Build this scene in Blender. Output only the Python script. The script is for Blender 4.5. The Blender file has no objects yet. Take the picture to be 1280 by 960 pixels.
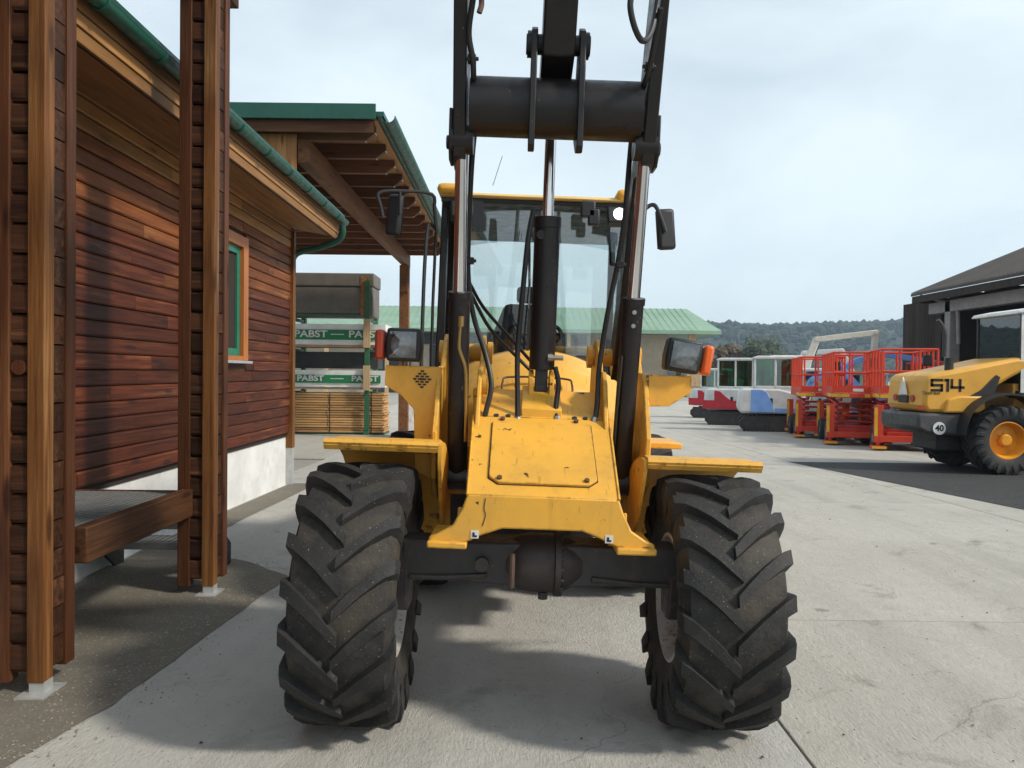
import bpy, math, random
from mathutils import Vector, Matrix, noise
R = math.radians
random.seed(7)
sc = bpy.context.scene
col = sc.collection

# ------------------------------------------------------------------ camera
F = 1000.0                     # focal length in photo pixels (1280 wide)
CAM = Vector((0, 0, 1.48))
PITCH, ROLL = R(0.75), R(0.6)
cd = bpy.data.cameras.new('camera'); cam = bpy.data.objects.new('camera', cd); col.objects.link(cam)
cd.sensor_width = 36; cd.lens = F / 1280 * 36; cd.clip_start = .05; cd.clip_end = 6000
CROT = Matrix.Rotation(R(90) - PITCH, 3, 'X') @ Matrix.Rotation(ROLL, 3, 'Z')
cam.matrix_world = Matrix.Translation(CAM) @ CROT.to_4x4()
sc.camera = cam

# ------------------------------------------------------------------ world / sun
SUN_EL, SUN_AZ = R(39), Vector((0.92, -0.39, 0)).normalized()    # from right, a little behind the camera
sdir = Vector((SUN_AZ.x * math.cos(SUN_EL), SUN_AZ.y * math.cos(SUN_EL), math.sin(SUN_EL)))
wld = bpy.data.worlds.new('World'); sc.world = wld; wld.use_nodes = True
nt = wld.node_tree; nt.nodes.clear()
def N(t, kind, **kw):
    n = t.nodes.new(kind)
    for k, v in kw.items():
        if k.startswith('i_'):
            key = k[2:]; key = int(key) if key.isdigit() else key.replace('_', ' ')
            n.inputs[key].default_value = v
        else: setattr(n, k, v)
    return n
sky = N(nt, 'ShaderNodeTexSky', sky_type='NISHITA', sun_disc=False)
sky.sun_elevation = SUN_EL; sky.sun_rotation = math.atan2(SUN_AZ.x, SUN_AZ.y); sky.air_density = 1.0; sky.dust_density = 1.6; sky.ozone_density = 1.2
tc = N(nt, 'ShaderNodeTexCoord')
mp = N(nt, 'ShaderNodeMapping'); mp.inputs['Scale'].default_value = (1.0, 1.0, 2.6)
nz = N(nt, 'ShaderNodeTexNoise', i_Scale=1.7, i_Detail=5.0, i_Roughness=.52, i_Distortion=.3)
rp = N(nt, 'ShaderNodeValToRGB'); rp.color_ramp.elements[0].position = .36; rp.color_ramp.elements[1].position = .66
rp.color_ramp.elements[0].color = (.55, .55, .55, 1); rp.color_ramp.elements[1].color = (.93, .93, .93, 1)
mx = N(nt, 'ShaderNodeMix', data_type='RGBA'); mx.inputs['B'].default_value = (7.35, 8.4, 8.95, 1)
bg = N(nt, 'ShaderNodeBackground', i_Strength=.1); wo = N(nt, 'ShaderNodeOutputWorld')
nt.links.new(tc.outputs['Generated'], mp.inputs[0]); nt.links.new(mp.outputs[0], nz.inputs['Vector'])
nt.links.new(nz.outputs['Fac'], rp.inputs[0]); nt.links.new(rp.outputs[0], mx.inputs['Factor'])
nt.links.new(sky.outputs[0], mx.inputs['A']); nt.links.new(mx.outputs['Result'], bg.inputs[0]); nt.links.new(bg.outputs[0], wo.inputs[0])
sl = bpy.data.lights.new('sun', 'SUN'); sl.energy = 2.9; sl.angle = R(5.5); sl.color = (1, .92, .79)
so = bpy.data.objects.new('sun', sl); col.objects.link(so); so.rotation_euler = sdir.to_track_quat('Z', 'Y').to_euler(); so.location = (20, -10, 30)
sc.view_settings.view_transform = 'Standard'; sc.view_settings.look = 'None'
sc.view_settings.exposure = 0.3; sc.view_settings.gamma = 1; sc.view_settings.use_curve_mapping = False
sc.cycles.volume_bounces = 1; sc.cycles.max_bounces = 8; sc.cycles.transparent_max_bounces = 16
sc.cycles.use_denoising = True

# ------------------------------------------------------------------ helpers
def W(px, py, d):              # photo pixel + distance along y -> world point
    v = CROT @ Vector(((px - 640) / F, -(py - 480) / F, -1))
    return CAM + v * (d / v.y)
def gz(y):                     # the yard falls gently away from the buildings
    return 0.0 if y < 8 else -.018 * (min(y, 40) - 8)
def G(px, py):                 # ground point under a pixel
    lo, hi = 1.0, 300.0
    for _ in range(60):
        m = (lo + hi) / 2; p = W(px, py, m)
        if p.z > gz(m): lo = m
        else: hi = m
    p = W(px, py, lo); p.z = gz(lo); return p

class MB:
    def __init__(s): s.v = []; s.f = []
    def add(s, vs, fs):
        o = len(s.v); s.v += [Vector(p) for p in vs]; s.f += [[i + o for i in f] for f in fs]; return s
    def box(s, c, d, rot=None):
        c = Vector(c); vs = []
        for x in (-.5, .5):
            for y in (-.5, .5):
                for z in (-.5, .5):
                    p = Vector((x * d[0], y * d[1], z * d[2])); vs.append(c + (rot @ p if rot else p))
        return s.add(vs, [(0, 1, 3, 2), (4, 6, 7, 5), (0, 4, 5, 1), (2, 3, 7, 6), (0, 2, 6, 4), (1, 5, 7, 3)])
    def bx(s, x0, x1, y0, y1, z0, z1):
        return s.box(((x0 + x1) / 2, (y0 + y1) / 2, (z0 + z1) / 2), (abs(x1 - x0), abs(y1 - y0), abs(z1 - z0)))
    def cyl(s, a, b, r, n=20, r2=None, cap=True):
        a, b = Vector(a), Vector(b); r2 = r if r2 is None else r2
        q = (b - a).to_track_quat('Z', 'Y'); vs = []
        for p, rr in ((a, r), (b, r2)):
            for i in range(n):
                t = 2 * math.pi * i / n; vs.append(p + q @ Vector((rr * math.cos(t), rr * math.sin(t), 0)))
        fs = [(i, (i + 1) % n, n + (i + 1) % n, n + i) for i in range(n)]
        if cap: fs += [tuple(range(n))[::-1], tuple(range(n, 2 * n))]
        return s.add(vs, fs)
    def tube(s, pts, r, n=8, sub=5):
        pts = [Vector(p) for p in pts]
        if sub > 1 and len(pts) > 2:
            o = []; P = [pts[0] * 2 - pts[1]] + pts + [pts[-1] * 2 - pts[-2]]
            for i in range(1, len(P) - 2):
                for k in range(sub):
                    t = k / sub; a, b, c, d = P[i - 1:i + 3]
                    o.append(.5 * ((2 * b) + (c - a) * t + (2 * a - 5 * b + 4 * c - d) * t * t + (3 * b - a - 3 * c + d) * t ** 3))
            pts = o + [pts[-1]]
        vs = []; m = len(pts); up = None
        for i, p in enumerate(pts):
            d = (pts[min(i + 1, m - 1)] - pts[max(i - 1, 0)]).normalized()
            if up is None: up = d.orthogonal().normalized()
            up = (up - d * up.dot(d)).normalized(); sd = d.cross(up)
            for k in range(n):
                t = 2 * math.pi * k / n; vs.append(p + r * (math.cos(t) * up + math.sin(t) * sd))
        fs = [(i * n + k, i * n + (k + 1) % n, (i + 1) * n + (k + 1) % n, (i + 1) * n + k) for i in range(m - 1) for k in range(n)]
        fs += [tuple(range(n))[::-1], tuple(range((m - 1) * n, m * n))]
        return s.add(vs, fs)
    def prism(s, poly, axis, a, b):
        def mk(u, v, t): return {'x': (t, u, v), 'y': (u, t, v), 'z': (u, v, t)}[axis]
        n = len(poly); vs = [mk(u, v, a) for u, v in poly] + [mk(u, v, b) for u, v in poly]
        return s.add(vs, [tuple(range(n)), tuple(range(n, 2 * n))[::-1]] + [(i, n + i, n + (i + 1) % n, (i + 1) % n) for i in range(n)])
    def lathe(s, prof, c=(0, 0, 0), axis='x', n=48, closed=False):
        c = Vector(c); vs = []; m = len(prof)
        for i in range(n):
            t = 2 * math.pi * i / n; ct, st = math.cos(t), math.sin(t)
            for u, r in prof:
                p = {'x': (u, -r * ct, r * st), 'y': (r * ct, u, r * st), 'z': (r * ct, r * st, u)}[axis]
                vs.append(c + Vector(p))
        mm = m if closed else m - 1
        return s.add(vs, [(i * m + k, i * m + (k + 1) % m, ((i + 1) % n) * m + (k + 1) % m, ((i + 1) % n) * m + k) for i in range(n) for k in range(mm)])
    def grid(s, fn, nu, nv):
        vs = [fn(i / nu, j / nv) for i in range(nu + 1) for j in range(nv + 1)]
        return s.add(vs, [(i * (nv + 1) + j, (i + 1) * (nv + 1) + j, (i + 1) * (nv + 1) + j + 1, i * (nv + 1) + j + 1) for i in range(nu) for j in range(nv)])
    def sheet(s, fn, nu, nv, off):     # a grid with thickness along vector off
        n0 = len(s.v); s.grid(fn, nu, nv); n1 = len(s.v); k = n1 - n0; off = Vector(off)
        top = s.f[-nu * nv:]
        s.v += [p + off for p in s.v[n0:n1]]; s.f += [[i + k for i in f[::-1]] for f in top]
        w = nv + 1
        ring = [n0 + j for j in range(nv)] + [n0 + i * w + nv for i in range(nu)] + [n0 + nu * w + j for j in range(nv, 0, -1)] + [n0 + i * w for i in range(nu, 0, -1)]
        s.f += [[ring[i], ring[(i + 1) % len(ring)], ring[(i + 1) % len(ring)] + k, ring[i] + k] for i in range(len(ring))]
        return s
    def mesh(s, name, smooth=35, mats=(), fix=True):
        me = bpy.data.meshes.new(name); me.from_pydata([tuple(p) for p in s.v], [], s.f)
        for m in mats: me.materials.append(m)
        if fix:
            import bmesh
            b = bmesh.new(); b.from_mesh(me); bmesh.ops.recalc_face_normals(b, faces=b.faces); b.to_mesh(me); b.free()
        if smooth:
            for p in me.polygons: p.use_smooth = True
            me.set_sharp_from_angle(angle=R(smooth))
        me.update(); return me
    def build(s, name, mat, parent=None, smooth=35, bevel=0, loc=None, **kw):
        off = Vector(loc) if loc is not None else None
        if off is not None: s.v = [p - off for p in s.v]
        o = bpy.data.objects.new(name, s.mesh(name, smooth, (mat,))); col.objects.link(o)
        if parent: o.parent = parent
        if off is not None: o.location = off
        if bevel:
            b = o.modifiers.new('bevel', 'BEVEL'); b.width = bevel; b.segments = 2; b.limit_method = 'ANGLE'; b.angle_limit = R(40)
        for k, v in kw.items(): o[k] = v
        return o
def thing(name, label, cat, loc=(0, 0, 0), rot=None, group=None):
    o = bpy.data.objects.new(name, None); col.objects.link(o); o.location = loc; o.empty_display_size = .2
    if rot: o.rotation_euler = rot
    o['label'] = label; o['category'] = cat
    if group: o['group'] = group
    return o
def tag(o, label, cat, group=None):
    o['label'] = label; o['category'] = cat
    if group: o['group'] = group
    return o
def inst(name, me, parent, loc=(0, 0, 0), rot=None, scale=None):
    o = bpy.data.objects.new(name, me); col.objects.link(o); o.parent = parent; o.location = loc
    if rot: o.rotation_euler = rot
    if scale: o.scale = scale
    return o
def dup(root, loc, rot, label, group=None):
    r = root.copy(); col.objects.link(r); r.location = loc; r.rotation_euler = rot; r['label'] = label
    if group: r['group'] = group
    def rec(src, dst):
        for ch in src.children:
            c = ch.copy(); col.objects.link(c); c.parent = dst; rec(ch, c)
    rec(root, r); return r
def text(body, name, mat, parent, loc, rot, size, depth=.002, sx=1.0, bold=0.0):
    cu = bpy.data.curves.new('t', 'FONT'); cu.body = body; cu.size = size; cu.extrude = depth; cu.align_x = 'CENTER'; cu.align_y = 'CENTER'; cu.offset = bold
    t = bpy.data.objects.new('t', cu); col.objects.link(t)
    dg = bpy.context.evaluated_depsgraph_get(); dg.update()
    me = bpy.data.meshes.new_from_object(t.evaluated_get(dg)); bpy.data.objects.remove(t)
    me.materials.clear(); me.materials.append(mat); me.name = name
    o = inst(name, me, parent, loc, rot, (sx, 1, 1)); return o

# ------------------------------------------------------------------ materials
def base_mat(name):
    m = bpy.data.materials.new(name); m.use_nodes = True; t = m.node_tree
    return m, t, t.nodes['Principled BSDF']
def noise_fac(t, scale, detail=4, rough=.55, lo=.4, hi=.6, vec_scale=None, coord='Object', dist=0, off=None):
    tc = N(t, 'ShaderNodeTexCoord'); n = N(t, 'ShaderNodeTexNoise', i_Scale=scale, i_Detail=detail, i_Roughness=rough, i_Distortion=dist)
    src = tc.outputs[coord]
    if vec_scale:
        mpn = N(t, 'ShaderNodeMapping'); mpn.inputs['Scale'].default_value = vec_scale; t.links.new(src, mpn.inputs[0]); src = mpn.outputs[0]
    if off is not None:
        ad = N(t, 'ShaderNodeVectorMath', operation='ADD'); t.links.new(src, ad.inputs[0]); t.links.new(off, ad.inputs[1]); src = ad.outputs[0]
    t.links.new(src, n.inputs['Vector'])
    r = N(t, 'ShaderNodeMapRange'); r.inputs['From Min'].default_value = lo; r.inputs['From Max'].default_value = hi
    t.links.new(n.outputs['Fac'], r.inputs['Value']); return r.outputs[0]
def mixc(t, fac, a, b):
    m = N(t, 'ShaderNodeMix', data_type='RGBA')
    for s, v in (('Factor', fac), ('A', a), ('B', b)):
        if hasattr(v, 'is_output'): t.links.new(v, m.inputs[s])
        else: m.inputs[s].default_value = v if s == 'Factor' or len(v) == 4 else (*v, 1)
    return m.outputs['Result']
def mul(t, a, k):
    m = N(t, 'ShaderNodeMath', operation='MULTIPLY')
    t.links.new(a, m.inputs[0])
    if hasattr(k, 'is_output'): t.links.new(k, m.inputs[1])
    else: m.inputs[1].default_value = k
    return m.outputs[0]
def bump(t, b, h, strength=.3, dist=.01):
    n = N(t, 'ShaderNodeBump', i_Strength=strength, i_Distance=dist); t.links.new(h, n.inputs['Height']); t.links.new(n.outputs[0], b.inputs['Normal']); return n
def paint(name, c, rough=.45, dirt=(.12, .08, .04), dirt_amt=.35, chip=None, chip_lo=.66, scale=3.0, spec=.4, metallic=0, bumpy=.08, runs=False):
    m, t, b = base_mat(name)
    c2 = tuple(min(1, x * .82) for x in c)
    cc = mixc(t, noise_fac(t, scale, 5, .6, .35, .65), c, c2)
    cc = mixc(t, mul(t, noise_fac(t, scale * 2.3, 8, .7, .52, .75), dirt_amt), cc, dirt)
    if runs:
        cc = mixc(t, mul(t, noise_fac(t, 1.0, 5, .6, .58, .78, (16, 16, 1.1)), .30), cc, (.26, .12, .03))
        cc = mixc(t, mul(t, noise_fac(t, 1.1, 6, .65, .42, .7), .30), cc, (.50, .36, .15))
        cc = mixc(t, mul(t, noise_fac(t, 1.0, 3, .5, .66, .70, (60, 9, 9)), .35), cc, (.20, .10, .03))
    if runs:
        bv = N(t, 'ShaderNodeBevel', samples=4); bv.inputs['Radius'].default_value = .014; ge = N(t, 'ShaderNodeNewGeometry')
        dp = N(t, 'ShaderNodeVectorMath', operation='DOT_PRODUCT'); t.links.new(bv.outputs[0], dp.inputs[0]); t.links.new(ge.outputs['True Normal'], dp.inputs[1])
        ed = N(t, 'ShaderNodeMapRange'); ed.inputs['From Min'].default_value = .985; ed.inputs['From Max'].default_value = .90; t.links.new(dp.outputs['Value'], ed.inputs['Value'])
        cc = mixc(t, mul(t, mul(t, ed.outputs[0], noise_fac(t, 17, 5, .7, .50, .62)), .85), cc, (.085, .035, .015))
    if chip:
        cc = mixc(t, noise_fac(t, scale * 9, 3, .5, chip_lo, chip_lo + .03), cc, chip)
    t.links.new(cc, b.inputs['Base Color'])
    rr = N(t, 'ShaderNodeMapRange'); rr.inputs['To Min'].default_value = rough - .08; rr.inputs['To Max'].default_value = rough + .2
    t.links.new(noise_fac(t, scale * 4, 5, .6, .3, .7), rr.inputs['Value']); t.links.new(rr.outputs[0], b.inputs['Roughness'])
    b.inputs['Specular IOR Level'].default_value = spec; b.inputs['Metallic'].default_value = metallic
    if bumpy: bump(t, b, noise_fac(t, scale * 14, 4, .6, .2, .8), bumpy, .004)
    return m
def wood(name, c1, c2, axis='y', rough=.6, var=.35, dark=(.02, .012, .008), grain=1.0, knots=True, streak=None, samt=.6):
    m, t, b = base_mat(name)
    sc_ = {'x': (1.8, 42, 42), 'y': (42, 1.8, 42), 'z': (42, 42, 1.8)}[axis]
    oi = N(t, 'ShaderNodeObjectInfo'); cx = N(t, 'ShaderNodeCombineXYZ'); k = mul(t, oi.outputs['Random'], 37.0)
    for i in range(3): t.links.new(k, cx.inputs[i])
    off = cx.outputs[0]
    g = noise_fac(t, grain, 6, .62, .3, .7, sc_, off=off, dist=.4)
    cc = mixc(t, g, c1, c2)
    sb = {'x': (.9, 6, 6), 'y': (6, .9, 6), 'z': (6, 6, .9)}[axis]
    cc = mixc(t, mul(t, noise_fac(t, .9, 4, .6, .5, .75, sb, off=off), .65), cc, dark)
    if streak:
        ss = {'x': (1.1, 34, 34), 'y': (34, 1.1, 34), 'z': (34, 34, 1.1)}[axis]; s2 = {'x': (1.5, 4, 4), 'y': (4, 1.5, 4), 'z': (4, 4, 1.5)}[axis]
        f1 = noise_fac(t, .8, 5, .65, .50, .70, ss, off=off); f2 = noise_fac(t, .8, 3, .5, .45, .65, s2, off=off)
        cc = mixc(t, mul(t, mul(t, f1, f2), samt), cc, streak)
    hs = N(t, 'ShaderNodeHueSaturation'); mr = N(t, 'ShaderNodeMapRange'); mr.inputs['To Min'].default_value = 1 - var; mr.inputs['To Max'].default_value = 1 + var
    t.links.new(oi.outputs['Random'], mr.inputs['Value']); t.links.new(mr.outputs[0], hs.inputs['Value']); t.links.new(cc, hs.inputs['Color'])
    cc = hs.outputs[0]
    if knots:
        sk = {'x': (2.2, 9, 9), 'y': (9, 2.2, 9), 'z': (9, 9, 2.2)}[axis]
        tc = N(t, 'ShaderNodeTexCoord'); ad = N(t, 'ShaderNodeVectorMath', operation='ADD'); mpn = N(t, 'ShaderNodeMapping'); mpn.inputs['Scale'].default_value = sk
        t.links.new(tc.outputs['Object'], ad.inputs[0]); t.links.new(off, ad.inputs[1]); t.links.new(ad.outputs[0], mpn.inputs[0])
        vo = N(t, 'ShaderNodeTexVoronoi', i_Scale=.8); t.links.new(mpn.outputs[0], vo.inputs['Vector'])
        mr2 = N(t, 'ShaderNodeMapRange'); mr2.inputs['From Min'].default_value = .10; mr2.inputs['From Max'].default_value = .2; mr2.inputs['To Min'].default_value = .75; mr2.inputs['To Max'].default_value = 0
        t.links.new(vo.outputs['Distance'], mr2.inputs['Value']); cc = mixc(t, mr2.outputs[0], cc, dark)
    t.links.new(cc, b.inputs['Base Color']); b.inputs['Roughness'].default_value = rough; b.inputs['Specular IOR Level'].default_value = .16
    bump(t, b, g, .45, .004)
    return m
def simple(name, c, rough=.5, metallic=0, spec=.5, bumps=0, bscale=60, var=.15, vscale=4):
    m, t, b = base_mat(name)
    cc = mixc(t, noise_fac(t, vscale, 5, .6, .3, .7), c, tuple(x * (1 - var * 2) for x in c))
    t.links.new(cc, b.inputs['Base Color']); b.inputs['Roughness'].default_value = rough; b.inputs['Metallic'].default_value = metallic; b.inputs['Specular IOR Level'].default_value = spec
    if bumps: bump(t, b, noise_fac(t, bscale, 5, .6, .2, .8), bumps, .006)
    return m
def glass(name, tint, refl=.9, rough=0.0, base=.06):
    m = bpy.data.materials.new(name); m.use_nodes = True; t = m.node_tree; t.nodes.clear()
    o = N(t, 'ShaderNodeOutputMaterial'); tr = N(t, 'ShaderNodeBsdfTransparent'); gl = N(t, 'ShaderNodeBsdfGlossy', i_Roughness=rough); mixs = N(t, 'ShaderNodeMixShader')
    tr.inputs[0].default_value = (*tint, 1); gl.inputs[0].default_value = (refl, refl, refl, 1)
    fr = N(t, 'ShaderNodeFresnel', i_IOR=1.5); ad = N(t, 'ShaderNodeMath', operation='ADD'); ad.inputs[1].default_value = base
    t.links.new(fr.outputs[0], ad.inputs[0]); t.links.new(ad.outputs[0], mixs.inputs[0]); t.links.new(tr.outputs[0], mixs.inputs[1]); t.links.new(gl.outputs[0], mixs.inputs[2]); t.links.new(mixs.outputs[0], o.inputs[0])
    return m
def emit(name, c, s):
    m, t, b = base_mat(name); b.inputs['Base Color'].default_value = (*c, 1); b.inputs['Emission Color'].default_value = (*c, 1); b.inputs['Emission Strength'].default_value = s
    return m

M = {}
M['yellow'] = paint('loader_yellow', (.80, .41, .045), .42, (.16, .09, .03), .30, (.07, .03, .012), .70, 2.2, runs=True)
M['skylit'] = paint('sky_lit_yellow', (.80, .55, .20), .5, (.3, .22, .1), .25, None, .7, 2)  # paler yellow for the cab roof; light from the sky is put into the colour
M['yellow2'] = paint('second_loader_yellow', (.74, .38, .055), .4, (.2, .12, .04), .3, None, .7, 1.5)
M['black'] = paint('black_paint', (.013, .011, .012), .34, (.060, .042, .03), .25, (.12, .06, .03), .71, 4)
M['blackrub'] = simple('black_hose_rubber', (.012, .012, .013), .42)
M['frame'] = paint('dark_chassis_paint', (.022, .020, .020), .5, (.08, .055, .04), .4, None, .7, 5)
M['bumper'] = paint('dark_grey_bumper', (.065, .065, .068), .5, (.14, .11, .08), .5, None, .7, 3)
M['axle'] = paint('greasy_axle_paint', (.040, .036, .036), .45, (.10, .055, .035), .6, (.16, .07, .03), .68, 6)
M['diff'] = paint('rusty_brown_housing', (.042, .034, .031), .5, (.10, .045, .028), .45, None, .68, 7)
M['chrome'] = simple('chrome_rod', (.78, .78, .80), .12, 1.0, var=.05)
M['steel'] = paint('bare_steel', (.35, .34, .32), .4, (.15, .08, .04), .5, None, .7, 8, metallic=.7)
M['brass'] = simple('zinc_yellow_pipe', (.45, .32, .12), .35, .8)
M['glass'] = glass('cab_glass', (.92, .955, .95))
M['tintglass'] = glass('sunband_glass', (.62, .68, .71), base=.08)
M['darkglass'] = glass('dark_green_glass', (.34, .66, .54), base=.10)
M['lensglass'] = glass('lamp_lens_glass', (.8, .82, .82), base=.12)
M['reflector'] = simple('lamp_reflector', (.28, .28, .29), .3, 1.0, var=.3, vscale=40)
M['orange'] = paint('orange_indicator_lens', (.75, .13, .02), .25, dirt_amt=.1)
M['redlens'] = paint('red_brown_indicator_lens', (.38, .05, .02), .3, dirt_amt=.2)
M['mirror'] = simple('black_plastic', (.02, .021, .025), .5, bumps=.15)
M['mirrorglass'] = simple('mirror_glass', (.5, .55, .58), .04, 1.0)
M['seat'] = simple('grey_seat_fabric', (.06, .065, .075), .85, bumps=.2)
M['lamp'] = emit('lit_work_lamp', (1.0, .98, .94), 4)
M['white'] = simple('white_decal', (.75, .75, .73), .5)
M['rim'] = paint('pale_rim_paint', (.55, .54, .52), .5, (.22, .11, .06), .7, (.2, .09, .04), .62, 6)
M['rimy'] = paint('orange_yellow_rim', (.80, .33, .02), .45, (.2, .1, .04), .3)
M['hub'] = paint('rusty_hub', (.10, .06, .045), .6, (.22, .1, .05), .7, None, .7, 8)

def rubber(name, c, dust, amt):
    m, t, b = base_mat(name)
    f = noise_fac(t, 3.5, 8, .68, .44, .68); f2 = noise_fac(t, 22, 6, .6, .45, .7)
    cc = mixc(t, mul(t, f, amt), c, dust); cc = mixc(t, mul(t, f2, amt * .5), cc, tuple(x * .8 for x in dust))
    cc = mixc(t, noise_fac(t, 170, 2, .5, .70, .74), cc, (.30, .28, .25))
    t.links.new(cc, b.inputs['Base Color']); b.inputs['Roughness'].default_value = .66; b.inputs['Specular IOR Level'].default_value = .35
    bump(t, b, noise_fac(t, 60, 6, .65, .2, .8), .35, .006); return m
M['tyre'] = rubber('worn_tyre_rubber', (.022, .021, .021), (.10, .085, .062), .55)
M['lug'] = rubber('scuffed_lug_rubber', (.018, .018, .019), (.07, .064, .055), .35)
M['tyre2'] = rubber('clean_tyre_rubber', (.022, .022, .024), (.08, .07, .06), .4)

def concrete(name, c, c2, fine, stain=(.17, .16, .14), brush=True, st=.5):
    m, t, b = base_mat(name)
    tcn = 'Object'
    a = noise_fac(t, .55, 6, .6, .3, .7, coord=tcn); d_ = noise_fac(t, 7, 7, .7, .35, .7, coord=tcn)
    cc = mixc(t, a, c, c2); cc = mixc(t, mul(t, d_, .28), cc, tuple(x * .72 for x in c2))
    s1 = noise_fac(t, 1.6, 9, .72, .57, .72, coord=tcn, dist=.8); cc = mixc(t, mul(t, s1, st), cc, stain)
    if brush:
        tr = noise_fac(t, 1.0, 5, .6, .50, .72, (2.2, .13, 1), coord=tcn); cc = mixc(t, mul(t, tr, .34), cc, tuple(x * .55 for x in c2))
        oil = noise_fac(t, 2.6, 2, .4, .715, .75, coord=tcn); cc = mixc(t, mul(t, oil, .5), cc, (.12, .11, .10))
        tcc = N(t, 'ShaderNodeTexCoord'); nn_ = N(t, 'ShaderNodeTexNoise', i_Scale=2.5, i_Detail=6.0); t.links.new(tcc.outputs['Object'], nn_.inputs['Vector'])
        av = N(t, 'ShaderNodeVectorMath', operation='MULTIPLY_ADD'); av.inputs[1].default_value = (.35, .35, .35); t.links.new(nn_.outputs['Color'], av.inputs[0]); t.links.new(tcc.outputs['Object'], av.inputs[2])
        vo = N(t, 'ShaderNodeTexVoronoi', feature='DISTANCE_TO_EDGE', i_Scale=.36); t.links.new(av.outputs[0], vo.inputs['Vector'])
        cr = N(t, 'ShaderNodeMapRange'); cr.inputs['From Min'].default_value = .0008; cr.inputs['From Max'].default_value = .0018; cr.inputs['To Min'].default_value = 1; cr.inputs['To Max'].default_value = 0
        t.links.new(vo.outputs['Distance'], cr.inputs['Value']); cc = mixc(t, mul(t, mul(t, cr.outputs[0], noise_fac(t, .8, 3, .5, .52, .60, coord=tcn)), .38), cc, (.09, .085, .075))
    sp = noise_fac(t, 38, 3, .6, .655, .70, coord=tcn); cc = mixc(t, mul(t, sp, .7), cc, (.10, .095, .085))
    lt = noise_fac(t, 90, 2, .5, .62, .68, coord=tcn); cc = mixc(t, mul(t, lt, .35), cc, (.62, .61, .58))
    t.links.new(cc, b.inputs['Base Color']); b.inputs['Roughness'].default_value = .85; b.inputs['Specular IOR Level'].default_value = .25
    h1 = noise_fac(t, fine, 6, .7, .2, .8, coord=tcn, vec_scale=(1.0, .28, 1.0) if brush else None)
    ad = N(t, 'ShaderNodeMath', operation='ADD'); t.links.new(h1, ad.inputs[0]); t.links.new(mul(t, noise_fac(t, 14, 5, .6, .3, .7, coord=tcn), .8), ad.inputs[1])
    bump(t, b, ad.outputs[0], .6, .010); return m
M['conc'] = concrete('pale_concrete', (.495, .485, .458), (.42, .41, .382), 85)
M['conc2'] = concrete('worn_concrete', (.47, .45, .405), (.385, .365, .325), 70, (.16, .145, .12), st=.75)
M['ground'] = concrete('yard_ground', (.36, .35, .32), (.29, .28, .25), 40, brush=False)
M['apron'] = concrete('brown_old_asphalt', (.215, .195, .16), (.15, .135, .11), 95, (.085, .077, .066), False, .7)
M['asphalt'] = concrete('dark_asphalt', (.050, .050, .052), (.038, .038, .040), 110, (.025, .025, .026), False, .4)
M['plinth'] = paint('white_plaster', (.74, .75, .74), .8, (.30, .28, .24), .35, None, .7, 2.2, bumpy=.3)
M['w_red'] = wood('dark_red_cladding', (.038, .0080, .0035), (.118, .027, .008), 'y', .55, .26, (.018, .007, .005), streak=(.30, .11, .04), samt=.65)
M['w_mid'] = wood('red_orange_cladding', (.11, .030, .008), (.235, .075, .018), 'y', .55, .3, (.03, .012, .006), streak=(.45, .20, .07), samt=.7)
M['w_honey'] = wood('honey_cladding', (.26, .125, .042), (.38, .20, .075), 'y', .55, .25, (.13, .07, .03))
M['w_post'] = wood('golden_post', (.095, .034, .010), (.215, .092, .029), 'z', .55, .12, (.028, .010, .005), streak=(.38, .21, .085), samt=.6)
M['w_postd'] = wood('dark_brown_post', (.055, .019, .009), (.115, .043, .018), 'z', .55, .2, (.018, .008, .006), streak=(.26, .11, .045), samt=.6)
M['w_board'] = wood('dark_column_board', (.028, .012, .007), (.070, .029, .014), 'x', .55, .5, (.012, .007, .005), streak=(.22, .10, .045), samt=.6)
M['w_beam'] = wood('brown_beam', (.115, .045, .018), (.20, .088, .036), 'y', .6, .15, (.05, .02, .01), streak=(.36, .19, .09), samt=.5)
M['w_edge'] = wood('dark_edge_beam', (.050, .022, .011), (.115, .050, .022), 'y', .6, .1, (.02, .010, .007), streak=(.24, .11, .05), samt=.6)
M['w_raft'] = wood('brown_rafter', (.11, .045, .022), (.165, .072, .035), 'x', .6, .25, (.06, .025, .014))
M['w_soff'] = wood('brown_soffit_board', (.25, .12, .045), (.36, .19, .075), 'y', .6, .2, (.07, .03, .015))
M['w_gable'] = wood('orange_gable_board', (.30, .13, .045), (.40, .19, .075), 'z', .55, .2, (.13, .05, .02))
M['w_lumber'] = wood('fresh_lumber', (.48, .26, .10), (.60, .36, .16), 'x', .7, .22, (.25, .12, .05), knots=False)
M['w_raw'] = wood('raw_timber', (.42, .28, .15), (.55, .40, .24), 'z', .7, .15, (.25, .14, .07))
M['w_window'] = wood('orange_window_frame', (.36, .12, .030), (.46, .17, .05), 'z', .4, .05, (.2, .06, .02))
M['w_core'] = simple('dark_backing_wood', (.03, .016, .01), .8)  # dark wood behind the cladding, soffit and fascia boards
M['green'] = paint('green_sheet_metal', (.012, .085, .060), .4, (.04, .05, .045), .3, None, .7, 3)
M['sash'] = paint('green_sash_paint', (.02, .19, .12), .4, dirt_amt=.1)
M['grate'] = paint('galvanised_grating', (.30, .31, .31), .5, (.16, .14, .12), .4, None, .7, 9, metallic=.5)
M['galv'] = paint('galvanised_steel', (.55, .56, .56), .45, (.3, .27, .22), .4, None, .7, 9, metallic=.5)

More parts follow.
